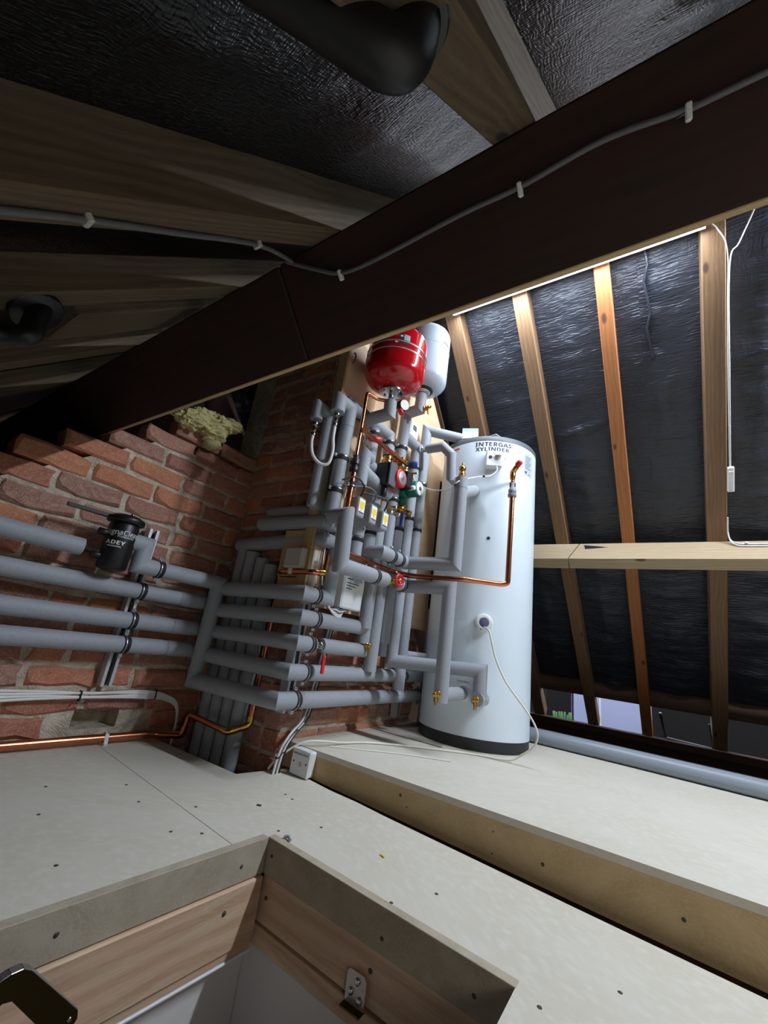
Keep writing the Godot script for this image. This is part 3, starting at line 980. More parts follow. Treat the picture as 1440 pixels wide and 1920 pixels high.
func platform():
	var o := thing("raised_platform", "long raised chipboard platform that the white cylinder stands on", "platform", P(0, 1.32, -0.57))
	var b := MB.new()
	b.prism(PackedVector2Array([Vector2(-1.236, 1.317), Vector2(3.55, 1.317), Vector2(3.55, 3.12), Vector2(-1.236, 3.12), Vector2(-1.236, 1.908), Vector2(-0.85, 1.908), Vector2(-0.85, 1.888), Vector2(-1.236, 1.888)]), P(0, 0, -0.411), Vector3.RIGHT, Vector3(0, 0, -1), Vector3(0, 0.018, 0))
	part(o, "deck_board", b, M["mdf_top"])
	b = MB.new()
	b.prism(PackedVector2Array([Vector2(-1.236, -0.478), Vector2(3.55, -0.678), Vector2(3.55, -0.412), Vector2(-1.236, -0.412)]), P(0, 1.341, 0), Vector3.RIGHT, Vector3.UP, Vector3(0, 0, 0.022))
	part(o, "front_board", b, M["mdf_edge"])
	for s in [[-.716, -.435], [-.29, -.47], [.0, -.47], [-.69, -.46], [-.42, -.44], [-.42, -.49]]:
		b = MB.new(); cyl(b, P(s[0], 1.3195, s[1]), P(s[0], 1.318, s[1]), 0.0045 if s[0] != -.42 and s[0] != -.69 else 0.0022, 10, 0.0004); part(o, "screw", b, M["screw_dark"])
	boxpart(o, "joist", -1.2, 3.55, 1.36, 1.41, -0.60, -0.412, "dark_eave")
	boxpart(o, "joist", -1.2, 3.55, 3.04, 3.1, -0.57, -0.412, "dark_eave")
	# dark trimmer under the gap between floor and platform
	b = MB.new(); abox(b, -1.2, 3.6, 1.0, 1.36, -0.70, -0.62); solo("floor_joist", "dark joist glimpsed in the gap between the floor and the platform", "joist", b, M["dark_eave"], P(0, 1.2, -0.66))
	# grey insulated pipe lying along the back of the deck
	b = MB.new()
	b.tube([P(-1.0, 2.61, -0.355), P(-0.2, 2.585, -0.355), P(1.2, 2.50, -0.355), P(2.0, 2.46, -0.355)], 0.0375, 20)
	o = thing("long_pipe", "smooth grey pipe lying along the deck behind the cylinder", "pipe", P(0.5, 2.55, -0.393))
	part(o, "foam_sleeve", b, M["pipe_grey_gloss"])
	b = MB.new()
	b.tube([P(-1.0, 2.6105, -0.3165), P(-0.2, 2.5855, -0.3165), P(1.2, 2.5005, -0.3165), P(2.0, 2.4605, -0.3165)], 0.0012, 6)
	part(o, "seam", b, M["print_grey"])

func board():
	var o := thing("backing_board", "tall pale plywood board behind the pipes and vessels on the chimney breast", "board", P(-1.21, 1.7, 0.113))
	var up := Vector3.UP
	var b := MB.new()
	b.prism(PackedVector2Array([Vector2(1.215, 0.113), Vector2(2.27, 0.113), Vector2(2.27, 1.095), Vector2(1.215, 1.095)]), P(-1.20, 0, 0), Vector3(0, 0, -1), up, Vector3(0.02, 0, 0))
	part(o, "panel", b, M["plywood"], "lower plywood sheet")
	b = MB.new()
	b.prism(PackedVector2Array([Vector2(1.215, 1.097), Vector2(2.36, 1.097), Vector2(2.36, 1.33), Vector2(1.66, 2.02), Vector2(1.215, 1.575)]), P(-1.202, 0, 0), Vector3(0, 0, -1), up, Vector3(0.012, 0, 0), Vector2(.3, .2))
	part(o, "panel", b, M["plywood"], "upper plywood sheet cut to the roof slope")
	b = MB.new()
	abox(b, -1.236, -1.181, 1.199, 1.2145, 0.113, 1.56, 0.002)
	part(o, "side_batten", b, M["batten_pine"])
	b = MB.new()
	bar(b, P(-1.19, 2.375, 1.315), P(-1.19, 1.68, 2.0), 0.05, 0.016, Vector3(0, 1, -1), 0.002)
	part(o, "edge_strip", b, M["dark_eave"])
	for y in [1.23, 1.5, 1.8, 2.2]:
		b = MB.new(); abox(b, -1.234, -1.2005, y, y + 0.04, 0.113, 1.3); part(o, "stand_off_batten", b, M["batten_pine"])

func cylinder():
	var cx := -0.843
	var cy := 2.244
	var r := 0.275
	var z0 := -0.392
	var h := 1.592
	var at := P(cx, cy, z0)
	var T := Transform3D(Basis(), at)
	var o := thing("hot_water_cylinder", "tall white hot water cylinder with grey rim standing on the platform", "water heater", at)
	var b := MB.new()
	b.lathe([Vector2(0, 0.0), Vector2(r - 0.004, 0.0), Vector2(r - 0.002, 0.002), Vector2(r - 0.002, 0.05), Vector2(0, 0.05)], T, 72)
	part(o, "base_ring", b, M["base_black"])
	b = MB.new()
	b.lathe([Vector2(0, 0.05), Vector2(r, 0.05), Vector2(r, h - 0.035), Vector2(0, h - 0.035)], T, 96)
	part(o, "body", b, M["cylinder_white"])
	b = MB.new()
	b.lathe([Vector2(0, h - 0.034), Vector2(r + 0.001, h - 0.034), Vector2(r + 0.001, h - 0.012), Vector2(r - 0.004, h - 0.003), Vector2(r - 0.014, h), Vector2(0, h + 0.004)], T, 96)
	part(o, "top_rim", b, M["rim_grey"])
	# lettering wrapped round the shell; a is the bearing round the cylinder, 0 faces the viewer's y axis
	var wrap := func(a0: float, z: float): return func(x: float, y: float, e: float): return P(cx, cy, 0) + Vector3(sin(a0 + x / r) * (r + e), z + y, cos(a0 + x / r) * (r + e))
	var wn := func(a0: float): return func(x: float, _y: float): return Vector3(sin(a0 + x / r), 0, cos(a0 + x / r))
	letters(o, "lettering", "INTERGAS", 0.027, M["print_dark"], wrap.call(0.44, 1.143), wn.call(0.44), true, 1.22)
	letters(o, "lettering", "XYLINDER", 0.025, M["print_dark"], wrap.call(0.42, 1.112), wn.call(0.42), true, 1.2)
	letters(o, "lettering", "COLD INLET", 0.008, M["print_grey"], wrap.call(0.16, -0.112), wn.call(0.16), true, 1.0)
	# data sticker
	b = MB.new()
	var st := func(a0, a1, za, zb, e, m, called):
		var q := MB.new()
		var k := 8
		for i in k:
			var u: float = lerpf(a0, a1, float(i) / k); var v: float = lerpf(a0, a1, float(i + 1) / k)
			var n0 := Vector3(sin(u), 0, cos(u)); var n1 := Vector3(sin(v), 0, cos(v))
			var c := P(cx, cy, 0)
			var p0: Vector3 = c + n0 * (r + e) + Vector3.UP * za; var p1: Vector3 = c + n1 * (r + e) + Vector3.UP * za
			var p2: Vector3 = c + n1 * (r + e) + Vector3.UP * zb; var p3: Vector3 = c + n0 * (r + e) + Vector3.UP * zb
			q.tri(p0, p1, p2, n0, n1, n1); q.tri(p0, p2, p3, n0, n1, n0)
		part(o, called, q, m)
	st.call(1.14, 1.42, 1.0, 1.135, 0.0006, M["sticker"], "data_sticker")
	for i in 7: st.call(1.17, 1.37 - 0.03 * (i % 3), 1.115 - i * 0.012, 1.119 - i * 0.012, 0.0012, M["print_grey"], "sticker_print")
	st.call(1.17, 1.22, 1.012, 1.026, 0.0012, M["print_dark"], "sticker_print")
	st.call(1.28, 1.31, 1.008, 1.014, 0.0012, M["print_dark"], "sticker_print")
	st.call(-0.58, -0.3, 1.136, 1.146, 0.0012, M["red_plastic"], "red_stripe")
	st.call(0.66, 0.71, 1.06, 1.063, 0.0012, M["print_grey"], "small_print")
	st.call(0.66, 0.70, 1.052, 1.054, 0.0012, M["print_grey"], "small_print")
	var rad := func(a: float, e: float, z: float): return P(cx, cy, 0) + Vector3(sin(a), 0, cos(a)) * (r + e) + Vector3.UP * z
	# thermostat box with two knobs
	var a := 0.448
	var nv := Vector3(sin(a), 0, cos(a))
	var sv := Vector3(cos(a), 0, -sin(a))
	b = MB.new()
	b.box(Transform3D(Basis(sv, Vector3.UP, nv), rad.call(a, 0.02, 1.035)), Vector3(0.09, 0.095, 0.046), 0.006)
	var tb := part(o, "thermostat_box", b, M["plastic_white"])
	b = MB.new(); cyl(b, rad.call(a, 0.043, 1.047) + sv * 0.018, rad.call(a, 0.052, 1.047) + sv * 0.018, 0.017, 20, 0.003); part(tb, "knob", b, M["grey_box"])
	b = MB.new(); b.box(Transform3D(Basis(sv, Vector3.UP, nv), rad.call(a, 0.056, 1.05) + sv * 0.018), Vector3(0.03, 0.008, 0.01), 0.002); part(tb, "knob_grip", b, M["grey_box"])
	b = MB.new(); cyl(b, rad.call(a, 0.043, 1.043) - sv * 0.02, rad.call(a, 0.047, 1.043) - sv * 0.02, 0.009, 16); part(tb, "button", b, M["print_dark"])
	# immersion heater cap with violet disc
	a = 0.435
	b = MB.new(); b.lathe([Vector2(0, 0), Vector2(0.042, 0), Vector2(0.042, 0.03), Vector2(0.036, 0.037), Vector2(0.024, 0.037), Vector2(0.023, 0.034), Vector2(0, 0.034)], axis(rad.call(a, -0.002, 0.167), Vector3(sin(a), 0, cos(a))), 36)
	var ic := part(o, "immersion_cap", b, M["plastic_white"])
	b = MB.new(); cyl(b, rad.call(a, 0.032, 0.167), rad.call(a, 0.0345, 0.167), 0.0225, 28, 0.0005); part(ic, "centre_disc", b, M["lcd_violet"])
	b = MB.new(); cyl(b, rad.call(a, 0.035, 0.135) - sv * 0.014, rad.call(a, 0.038, 0.135) - sv * 0.014, 0.003, 8); part(ic, "screw", b, M["screw_dark"])
	# sensor hole and cold inlet collar
	b = MB.new(); cyl(b, rad.call(0.44, -0.002, 0.597), rad.call(0.44, 0.003, 0.597), 0.009, 20, 0.001)
	var gr := part(o, "sensor_grommet", b, M["print_grey"])
	b = MB.new(); cyl(b, rad.call(0.44, 0.002, 0.597), rad.call(0.44, 0.0035, 0.597), 0.0055, 16, 0.0); part(gr, "hole", b, M["slot_black"])
	b = MB.new(); b.lathe([Vector2(0, 0), Vector2(0.036, 0), Vector2(0.036, 0.008), Vector2(0.03, 0.012), Vector2(0, 0.012)], axis(rad.call(0.165, -0.003, -0.16), Vector3(sin(0.165), 0, cos(0.165))), 28); part(o, "inlet_collar", b, M["plastic_white"])
	# paper carton and papers lying on the top
	var zt := z0 + h + 0.004
	var at2 := P(-0.895, 2.05, zt)
	var ct := thing("carton", "small white carton with pale blue top on the cylinder's top edge", "box", at2)
	b = MB.new(); b.box(Transform3D(Basis(Vector3.UP, 0.35), at2 + Vector3.UP * 0.032), Vector3(0.092, 0.064, 0.06), 0.001); part(ct, "carton_body", b, M["paper"])
	b = MB.new(); b.box(Transform3D(Basis(Vector3.UP, 0.35), at2 + Vector3.UP * 0.075), Vector3(0.0925, 0.022, 0.0605), 0.001); part(ct, "carton_lid", b, M["carton_blue"])
	b = MB.new(); b.box(Transform3D(Basis(Vector3.UP, 0.2), P(-0.83, 2.06, zt + 0.004)), Vector3(0.2, 0.004, 0.12), 0.001); b.box(Transform3D(Basis(Vector3.UP, -0.3), P(-0.78, 2.08, zt + 0.009)), Vector3(0.16, 0.003, 0.11), 0.001)
	solo("paper_sheets", "folded white papers lying on top of the cylinder beside the carton", "papers", b, M["paper"], P(-0.83, 2.06, zt))

func vessels():
	var x := -1.0
	var y := 1.345
	var r := 0.142
	var at := P(x, y, 1.137)
	var T := Transform3D(Basis(), at)
	var o := thing("expansion_vessel", "glossy red expansion vessel at the top of the board", "vessel", at)
	var b := MB.new()
	var pr := []
	for i in 13:
		var a := PI / 2 * i / 12.0
		pr.append(Vector2(r * sin(a), 0.085 - 0.085 * cos(a)))
	for i in 13:
		var a := PI / 2 * i / 12.0
		pr.append(Vector2(r * cos(a), 0.245 + 0.085 * sin(a)))
	b.lathe(pr, T, 56)
	part(o, "body", b, M["red_gloss"])
	for z in [0.142, 0.178]:
		b = MB.new()
		var q := []
		for i in 9: q.append(Vector2(r - 0.001 + 0.0045 * sin(PI * i / 8.0), z - 0.005 + 0.01 * i / 8.0))
		b.lathe(q, T, 56)
		part(o, "seam_band", b, M["zinc"])
	b = MB.new(); b.lathe([Vector2(0, -0.012), Vector2(0.05, -0.01), Vector2(0.053, -0.004), Vector2(0.05, 0.006), Vector2(0.0, 0.008)], T, 36); var fl := part(o, "flange", b, M["nickel"])
	for i in 6:
		var a := TAU * i / 6
		b = MB.new(); hexa(b, at + Vector3(cos(a) * 0.04, -0.011, sin(a) * 0.04), at + Vector3(cos(a) * 0.04, -0.017, sin(a) * 0.04), 0.006); part(fl, "bolt", b, M["zinc"])
	b = MB.new(); cyl(b, at + Vector3(0, -0.04, 0), at + Vector3(0, -0.01, 0), 0.013, 16); part(o, "nozzle", b, M["zinc"])
	# label patches wrapped on the shell
	var lab := func(root, c: Vector3, rr: float, a0: float, a1: float, za: float, zb: float, m: String, called: String):
		var q := MB.new()
		for i in 6:
			var u := lerpf(a0, a1, i / 6.0); var v := lerpf(a0, a1, (i + 1) / 6.0)
			var n0 := Vector3(sin(u), 0, cos(u)); var n1 := Vector3(sin(v), 0, cos(v))
			var h0 := c + Vector3.UP * za; var h1 := c + Vector3.UP * zb
			q.tri(h0 + n0 * rr, h0 + n1 * rr, h1 + n1 * rr, n0, n1, n1); q.tri(h0 + n0 * rr, h1 + n1 * rr, h1 + n0 * rr, n0, n1, n0)
		part(root, called, q, M[m])
	lab.call(o, at, r + 0.0008, 0.5, 0.62, 0.195, 0.215, "red_plastic", "label")
	lab.call(o, at, r + 0.0008, 0.62, 0.78, 0.188, 0.215, "print_dark", "label")
	lab.call(o, at, r + 0.0008, 0.78, 0.98, 0.181, 0.213, "sticker", "label")
	lab.call(o, at, r + 0.0008, 0.46, 0.95, 0.16, 0.172, "print_dark", "label")
	lab.call(o, at, r + 0.0012, 0.50, 0.60, 0.162, 0.17, "print_white", "label")
	lab.call(o, at, r + 0.0012, 0.66, 0.74, 0.197, 0.206, "print_white", "label")
	# wall bracket
	b = MB.new(); abox(b, -1.18, -1.12, y - 0.02, y + 0.02, 1.28, 1.36); part(o, "bracket", b, M["zinc"])
	b = MB.new(); b.tube(curve([P(-1.178, y - 0.11, 1.33), P(-1.165, y - 0.115, 1.32), P(-1.16, y - 0.115, 1.29), P(-1.178, y - 0.11, 1.27)], 5), 0.004, 8); part(o, "bracket_hook", b, M["steel_dark"])
	# pressure gauge and its valve
	var g := thing("pressure_gauge", "round black pressure gauge with white face below the red vessel", "gauge", P(-0.985, 1.40, 1.075))
	b = MB.new(); b.tube(bend([P(-1.0, 1.362, 1.075), P(-0.99, 1.385, 1.06), P(-0.96, 1.40, 1.06)], 0.01), 0.011, 12); part(g, "brass_stem", b, M["brass"])
	b = MB.new(); var gd := Vector3(0.93, -0.12, 0.36).normalized(); var gc := P(-0.96, 1.40, 1.085); cyl(b, gc - gd * 0.026, gc + gd * 0.008, 0.0285, 28, 0.003); part(g, "case", b, M["black_plastic"])
	b = MB.new(); cyl(b, gc + gd * 0.0075, gc + gd * 0.0092, 0.0245, 28, 0.0); var face := part(g, "dial", b, M["paper"])
	b = MB.new(); bar(b, gc + gd * 0.0098, gc + gd * 0.0098 + Vector3(-0.006, 0.016, 0.004), 0.002, 0.0006, gd, 0.0); part(face, "needle", b, M["red_plastic"])
	b = MB.new(); cyl(b, P(-0.97, 1.39, 1.055), P(-0.955, 1.385, 1.03), 0.012, 14, 0.003); part(g, "red_cap", b, M["red_plastic"], "small red relief cap")
	# white vessel, longer, behind
	x = -1.03; y = 1.66; r = 0.128
	at = P(x, y, 1.352)
	T = Transform3D(Basis(), at)
	o = thing("expansion_vessel", "white expansion vessel behind the red one, beside the roof", "vessel", at)
	b = MB.new()
	pr = []
	for i in 13:
		var a := PI / 2 * i / 12.0
		pr.append(Vector2(0.05 + (r - 0.05) * sin(a) if i else 0.0, 0.06 - 0.06 * cos(a)))
	for i in 13:
		var a := PI / 2 * i / 12.0
		pr.append(Vector2(0.04 * float(i < 12) + (r - 0.04) * cos(a), 0.335 + 0.06 * sin(a)))
	b.lathe(pr, T, 56)
	part(o, "body", b, M["white_gloss"])
	b = MB.new(); b.lathe([Vector2(r - 0.001, 0.238), Vector2(r + 0.0012, 0.24), Vector2(r + 0.0012, 0.243), Vector2(r - 0.001, 0.245)], T, 56); part(o, "weld_seam", b, M["white_gloss"])
	b = MB.new(); b.lathe([Vector2(0, -0.012), Vector2(0.052, -0.01), Vector2(0.06, -0.001), Vector2(0.06, 0.012), Vector2(0, 0.012)], T, 32); part(o, "gasket", b, M["rubber"])
	b = MB.new(); b.lathe([Vector2(0, -0.022), Vector2(0.036, -0.02), Vector2(0.046, -0.012), Vector2(0, -0.01)], T, 32); var wf := part(o, "flange", b, M["zinc"])
	for i in 6:
		var a := TAU * i / 6
		b = MB.new(); hexa(b, at + Vector3(cos(a) * 0.038, -0.016, sin(a) * 0.038), at + Vector3(cos(a) * 0.038, -0.024, sin(a) * 0.038), 0.005); part(wf, "bolt", b, M["nickel"])
	lab.call(o, at, r + 0.0008, 1.28, 1.7, 0.258, 0.266, "print_dark", "label")
	lab.call(o, at, r + 0.0008, 1.3, 1.36, 0.236, 0.243, "sticker", "label")
	b = MB.new(); abox(b, -1.185, -1.14, y - 0.02, y + 0.02, 1.5, 1.58); part(o, "bracket", b, M["zinc"])

# ------------------------------------------------------------------ pipes
func clip_on(root: Node3D, at: Vector3, d: Vector3, r: float, back: Vector3, reach: float):
	var b := MB.new()
	var T := axis(at - d.normalized() * 0.009, d)
	b.lathe([Vector2(r - 0.003, 0), Vector2(r + 0.0015, 0.0), Vector2(r + 0.003, 0.004), Vector2(r + 0.003, 0.02), Vector2(r + 0.0015, 0.024), Vector2(r - 0.003, 0.024)], T, 20)
	var c := part(root, "pipe_clip", b, M["rubber"])
	b = MB.new()
	# the metal half band shows on the flanks, with lugs, a screw and a stud back to the rail
	var dn := d.normalized()
	var s := dn.cross(back).normalized()
	b.lathe([Vector2(r + 0.0032, 0.004), Vector2(r + 0.0048, 0.004), Vector2(r + 0.0048, 0.0075), Vector2(r + 0.0032, 0.0075)], T, 20)
	for g in [-1.0, 1.0]:
		b.box(Transform3D(Basis(s, dn, s.cross(dn)), at + s * g * (r + 0.009)), Vector3(0.013, 0.016, 0.008), 0.001)
		cyl(b, at + s * g * (r + 0.01) - back * 0.008, at + s * g * (r + 0.01) + back * 0.008, 0.0035, 8)
	cyl(b, at + back * (r - 0.001), at + back * (r + reach), 0.004, 8)
	part(c, "clip_band", b, M["zinc"])

func foam(label: String, p: Array, r := 0.03, clips := [], back := Vector3.LEFT, reach := 0.015, group := "", joints := []):
	var o := thing("insulated_pipe", label, "pipe", p[0], group)
	for i in p.size() - 1:
		var b := MB.new()
		b.tube(p, r, 20, true, false, i, i)
		if i > 0 and i < p.size() - 2 and false: pass
		part(o, "foam_sleeve", b, M["foam"])
	for c in clips:
		var a: Vector3 = p[c[0]]
		var e: Vector3 = p[c[0] + 1]
		clip_on(o, a.lerp(e, c[1]), e - a, r, back, reach)
	for c in joints:
		var a: Vector3 = p[c[0]]
		var e: Vector3 = p[c[0] + 1]
		var b := MB.new()
		var d := (e - a).normalized()
		b.lathe([Vector2(r - 0.002, 0), Vector2(r + 0.0006, 0), Vector2(r + 0.0006, 0.0015), Vector2(r - 0.002, 0.0015)], axis(a.lerp(e, c[1]), d), 20)
		part(o, "sleeve_joint", b, M["print_grey"])
	return o

func copper(label: String, p: Array, r: float, rad := 0.03, elbows := []):
	var o := thing("copper_pipe", label, "pipe", p[0])
	var b := MB.new()
	b.tube(bend(p, rad), r, 16, true, true)
	part(o, "tube", b, M["copper"])
	for k in elbows:
		var e := MB.new()
		var c: Vector3 = p[k]
		var a: Vector3 = c + (p[k - 1] - c).normalized() * 0.032
		var z: Vector3 = c + (p[k + 1] - c).normalized() * 0.032
		e.tube(bend([a, c, z], 0.024), r + 0.0022, 14, true, true)
		part(o, "elbow", e, M["brass"], "brass coloured soldered elbow")
	return o

func drain_cock(label: String, at: Vector3, d: Vector3):
	var o := thing("drain_cock", label, "valve", at)
	var dn := d.normalized()
	var b := MB.new()
	cyl(b, at, at + dn * 0.012, 0.015, 14)
	hexa(b, at + dn * 0.01, at + dn * 0.024, 0.0125)
	cyl(b, at + dn * 0.022, at + dn * 0.04, 0.009, 14)
	part(o, "valve_body", b, M["brass"])
	b = MB.new()
	b.tube([at + dn * 0.026, at + dn * 0.026 + Vector3(0.003, -0.016, 0), at + dn * 0.028 + Vector3(0.004, -0.04, 0)], 0.0065, 12, true, false, 0, -1, [0.0075, 0.0075, 0.0055])
	part(o, "hose_tail", b, M["brass"])
	b = MB.new(); b.box(Transform3D(Basis(), at + dn * 0.044), Vector3(0.006, 0.006, 0.01), 0.001); part(o, "square_key", b, M["brass"])

func strut(label: String, x: float, y: float, z0: float, z1: float, nx: Vector3):
	var o := thing("strut_channel", label, "rail", P(x, y, z0))
	var b := MB.new()
	var s := nx.cross(Vector3.UP).normalized()
	var h := z1 - z0
	var c := P(x, y, (z0 + z1) / 2)
	var F := Basis(s, Vector3.UP, s.cross(Vector3.UP))
	b.box(Transform3D(F, c - nx * 0.0185), Vector3(0.041, h, 0.003), 0.0)
	part(o, "channel", b, M["steel_dark"])
	b = MB.new()
	for g in [-1.0, 1.0]:
		b.box(Transform3D(F, c + s * g * 0.0195), Vector3(0.002, h, 0.038), 0.0)
		b.box(Transform3D(F, c + s * g * 0.0145 + nx * 0.0195), Vector3(0.011, h, 0.002), 0.0)
	part(o, "flange", b, M["galvanised"])
	b = MB.new()
	for i in int(h / 0.05): b.box(Transform3D(F, c + nx * -0.016 + Vector3.UP * (-h / 2 + 0.03 + i * 0.05)), Vector3(0.012, 0.026, 0.004), 0.001)
	part(o, "slots", b, M["slot_black"])

func side_pipes():
	var X := Vector3.RIGHT
	# wall pipes, the magnetic filter and its drop
	strut("slotted metal rail on the left brick wall carrying four grey pipes", -1.775, 0.855, -0.285, 0.33, X)
	var W := -1.725
	var wl := [["second grey pipe down on the left brick wall, just under the black filter", 0.073], ["third grey pipe down on the left brick wall", -0.042], ["lowest grey pipe on the left brick wall", -0.131]]
	for i in 3:
		var z: float = wl[i][1]
		foam(wl[i][0], [P(W, -0.3, z + 0.006), P(W, 1.235, z)], 0.0305, [[0, 1.155 / 1.535]], -X, 0.012, "", [[0, 0.86]])
	foam("topmost grey pipe on the left brick wall, ending at the black filter", [P(-1.70, -0.3, 0.205), P(-1.70, 0.6, 0.187)], 0.0305)
	foam("grey pipe from the black filter, running right and dropping at the wall corner", [P(-1.66, 0.735, 0.245), P(-1.66, 0.79, 0.245), P(-1.66, 0.79, 0.165), P(-1.66, 1.15, 0.165), P(-1.66, 1.15, -0.214)], 0.031, [[2, 0.21]], -X, 0.06)
	foam("lowest grey pipe along the chimney, from the wall corner round to the cylinder", [P(-1.66, 1.15, -0.215), P(-1.66, 1.15, -0.246), P(-1.155, 1.15, -0.236), P(-1.155, 2.32, -0.236)], 0.031, [[2, 0.07], [2, 0.9]], -X, 0.06)
	# runs along the chimney's near side that turn onto its face
	foam("grey pipe second from the bottom on the chimney, turning its corner", [P(-1.70, 1.175, -0.14), P(-1.15, 1.175, -0.138), P(-1.15, 2.32, -0.138)], 0.03, [[1, 0.07], [1, 0.72]], -X, 0.02)
	foam("grey pipe with the red lever valve, right part, on the chimney face", [P(-1.145, 1.315, -0.034), P(-1.145, 1.63, -0.036), P(-1.19, 1.64, -0.036)], 0.029)
	foam("grey pipe with the red lever valve, left part, turning the chimney corner", [P(-1.70, 1.185, -0.042), P(-1.145, 1.185, -0.034), P(-1.145, 1.27, -0.034)], 0.029, [[1, 0.75]], -X, 0.02)
	foam("grey pipe above the red lever valve, ending under the board with a drain tap", [P(-1.70, 1.18, 0.05), P(-1.145, 1.18, 0.06), P(-1.145, 1.60, 0.062), P(-1.145, 1.60, -0.005)], 0.03, [[1, 0.18]], -X, 0.02)
	foam("grey pipe turning the corner below the junction box, ending at the white box", [P(-1.66, 1.18, 0.147), P(-1.15, 1.175, 0.15), P(-1.15, 1.315, 0.15), P(-1.15, 1.315, 0.5)], 0.031, [[1, 0.45]], -X, 0.02)
	foam("grey pipe at the upper corner just above the junction box", [P(-1.69, 1.235, 0.365), P(-1.16, 1.235, 0.385), P(-1.16, 1.36, 0.388)], 0.031, [[1, 0.6]], -X, 0.02)
	foam("topmost of the bold grey pipes turning the chimney corner, left of the big elbow", [P(-1.54, 1.215, 0.46), P(-1.16, 1.215, 0.455), P(-1.16, 1.34, 0.457)], 0.031, [[1, 0.7]], -X, 0.02)
	foam("dim grey pipe high on the chimney side that rises to the hose's left end", [P(-1.52, 1.235, 0.52), P(-1.2, 1.235, 0.515), P(-1.2, 1.178, 0.53), P(-1.2, 1.178, 0.955), P(-1.2, 1.10, 0.95), P(-1.2, 1.10, 0.885)], 0.027)
	# four thick pipes dropping in the dark corner
	var dl := ["dark vertical pipe in the corner, leftmost of the four bundled there", "dark vertical pipe in the corner, second of the four bundled there", "dark vertical pipe in the corner, third of the four bundled there", "dark vertical pipe in the corner, rightmost of the four bundled there"]
	for i in 4:
		foam(dl[i], [P(-1.655 + 0.072 * i, 1.243 - 0.004 * (i % 2), 0.36 - 0.03 * i), P(-1.655 + 0.072 * i, 1.243, -1.2)], 0.031)
	strut("slotted metal rail at the chimney's front corner behind the turning pipes", -1.2, 1.235, -0.285, 1.0, X)
	strut("dark slotted rail on the chimney face at the far end of the lower pipes", -1.215, 2.08, -0.35, 0.2, X)
	# copper in the corner
	copper("copper pipe rising in the dark corner from the floor bend to the junction box", [P(-1.66, 1.165, -0.43), P(-1.65, 1.165, -0.375), P(-1.40, 1.17, -0.388), P(-1.365, 1.237, -0.362), P(-1.365, 1.237, 0.232), P(-1.33, 1.2, 0.236), P(-1.14, 1.19, 0.236), P(-1.13, 1.25, 0.245), P(-1.13, 1.25, 0.32)], 0.0115, 0.02, [2, 3, 4, 7])
	copper("copper pipe running along the foot of the left brick wall", [P(-1.772, -0.4, -0.462), P(-1.765, 0.6, -0.462), P(-1.738, 1.09, -0.46), P(-1.665, 1.165, -0.455), P(-1.66, 1.165, -0.42)], 0.0145, 0.02)
	var b := MB.new()
	b.tube(curve([P(-1.745, 0.905, -0.482), P(-1.733, 0.905, -0.465), P(-1.745, 0.905, -0.444), P(-1.765, 0.905, -0.45)], 5), 0.0035, 8)
	b.box(Transform3D(Basis(), P(-1.742, 0.905, -0.481)), Vector3(0.03, 0.003, 0.014), 0.001)
	b.box(Transform3D(Basis(Vector3.BACK, 0.2), P(-1.734, 0.905, -0.462)), Vector3(0.004, 0.034, 0.014), 0.001)
	solo("pipe_clip", "white plastic clip holding the copper pipe on the floor by the brick wall", "clip", b, M["plastic_white"], P(-1.745, 0.905, -0.483))
	# magnetic filter
	var at := P(-1.668, 0.70, 0.128)
	var T := Transform3D(Basis(), at)
	var o := thing("magnetic_filter", "black cylindrical magnetic filter on the left brick wall with white lettering", "filter", at)
	b = MB.new(); b.lathe([Vector2(0, 0), Vector2(0.042, 0), Vector2(0.0495, 0.008), Vector2(0.051, 0.16), Vector2(0.048, 0.168), Vector2(0.048, 0.176), Vector2(0, 0.176)], T, 40); part(o, "body", b, M["black_plastic"])
	b = MB.new(); b.lathe([Vector2(0, 0.174), Vector2(0.06, 0.174), Vector2(0.064, 0.178), Vector2(0.064, 0.19), Vector2(0.06, 0.195), Vector2(0.05, 0.197), Vector2(0.046, 0.203), Vector2(0, 0.203)], T, 40); var lid := part(o, "lid", b, M["black_plastic"])
	b = MB.new(); cyl(b, at + Vector3(0.022, 0.203, -0.005), at + Vector3(0.022, 0.214, -0.005), 0.007, 14, 0.003); part(lid, "bleed_screw", b, M["nickel"])
	b = MB.new(); b.prism(PackedVector2Array([Vector2(0.02, -0.014), Vector2(0.19, -0.008), Vector2(0.19, 0.008), Vector2(0.02, 0.02)]), at + Vector3(-0.02, 0.184, 0), Vector3(0, 0, 1), Vector3(1, 0, 0), Vector3(0, 0.012, 0)); part(lid, "spanner_arm", b, M["black_plastic"])
	for z in [0.04, 0.125]:
		b = MB.new(); cyl(b, at + Vector3(0, z, 0.04), at + Vector3(-0.01, z + 0.004, 0.078), 0.012, 14, 0.003); part(o, "port", b, M["black_plastic"])
	var fw := func(a0: float, z: float): return func(x: float, y: float, e: float): return at + Vector3(sin(a0 + x / 0.051) * (0.051 + e), z + y, cos(a0 + x / 0.051) * (0.051 + e))
	var fnn := func(a0: float): return func(x: float, _y: float): return Vector3(sin(a0 + x / 0.051), 0, cos(a0 + x / 0.051))
	letters(o, "lettering", "MagnaClean", 0.019, M["print_white"], fw.call(1.12, 0.132), fnn.call(1.12))
	letters(o, "lettering", "Professional", 0.008, M["print_white"], fw.call(1.5, 0.118), fnn.call(1.5))
	letters(o, "lettering", "ADEY", 0.015, M["print_white"], fw.call(0.92, 0.094), fnn.call(0.92), true, 1.35)
	letters(o, "lettering", "PROFESSIONAL", 0.005, M["print_white"], fw.call(0.92, 0.08), fnn.call(0.92), true)

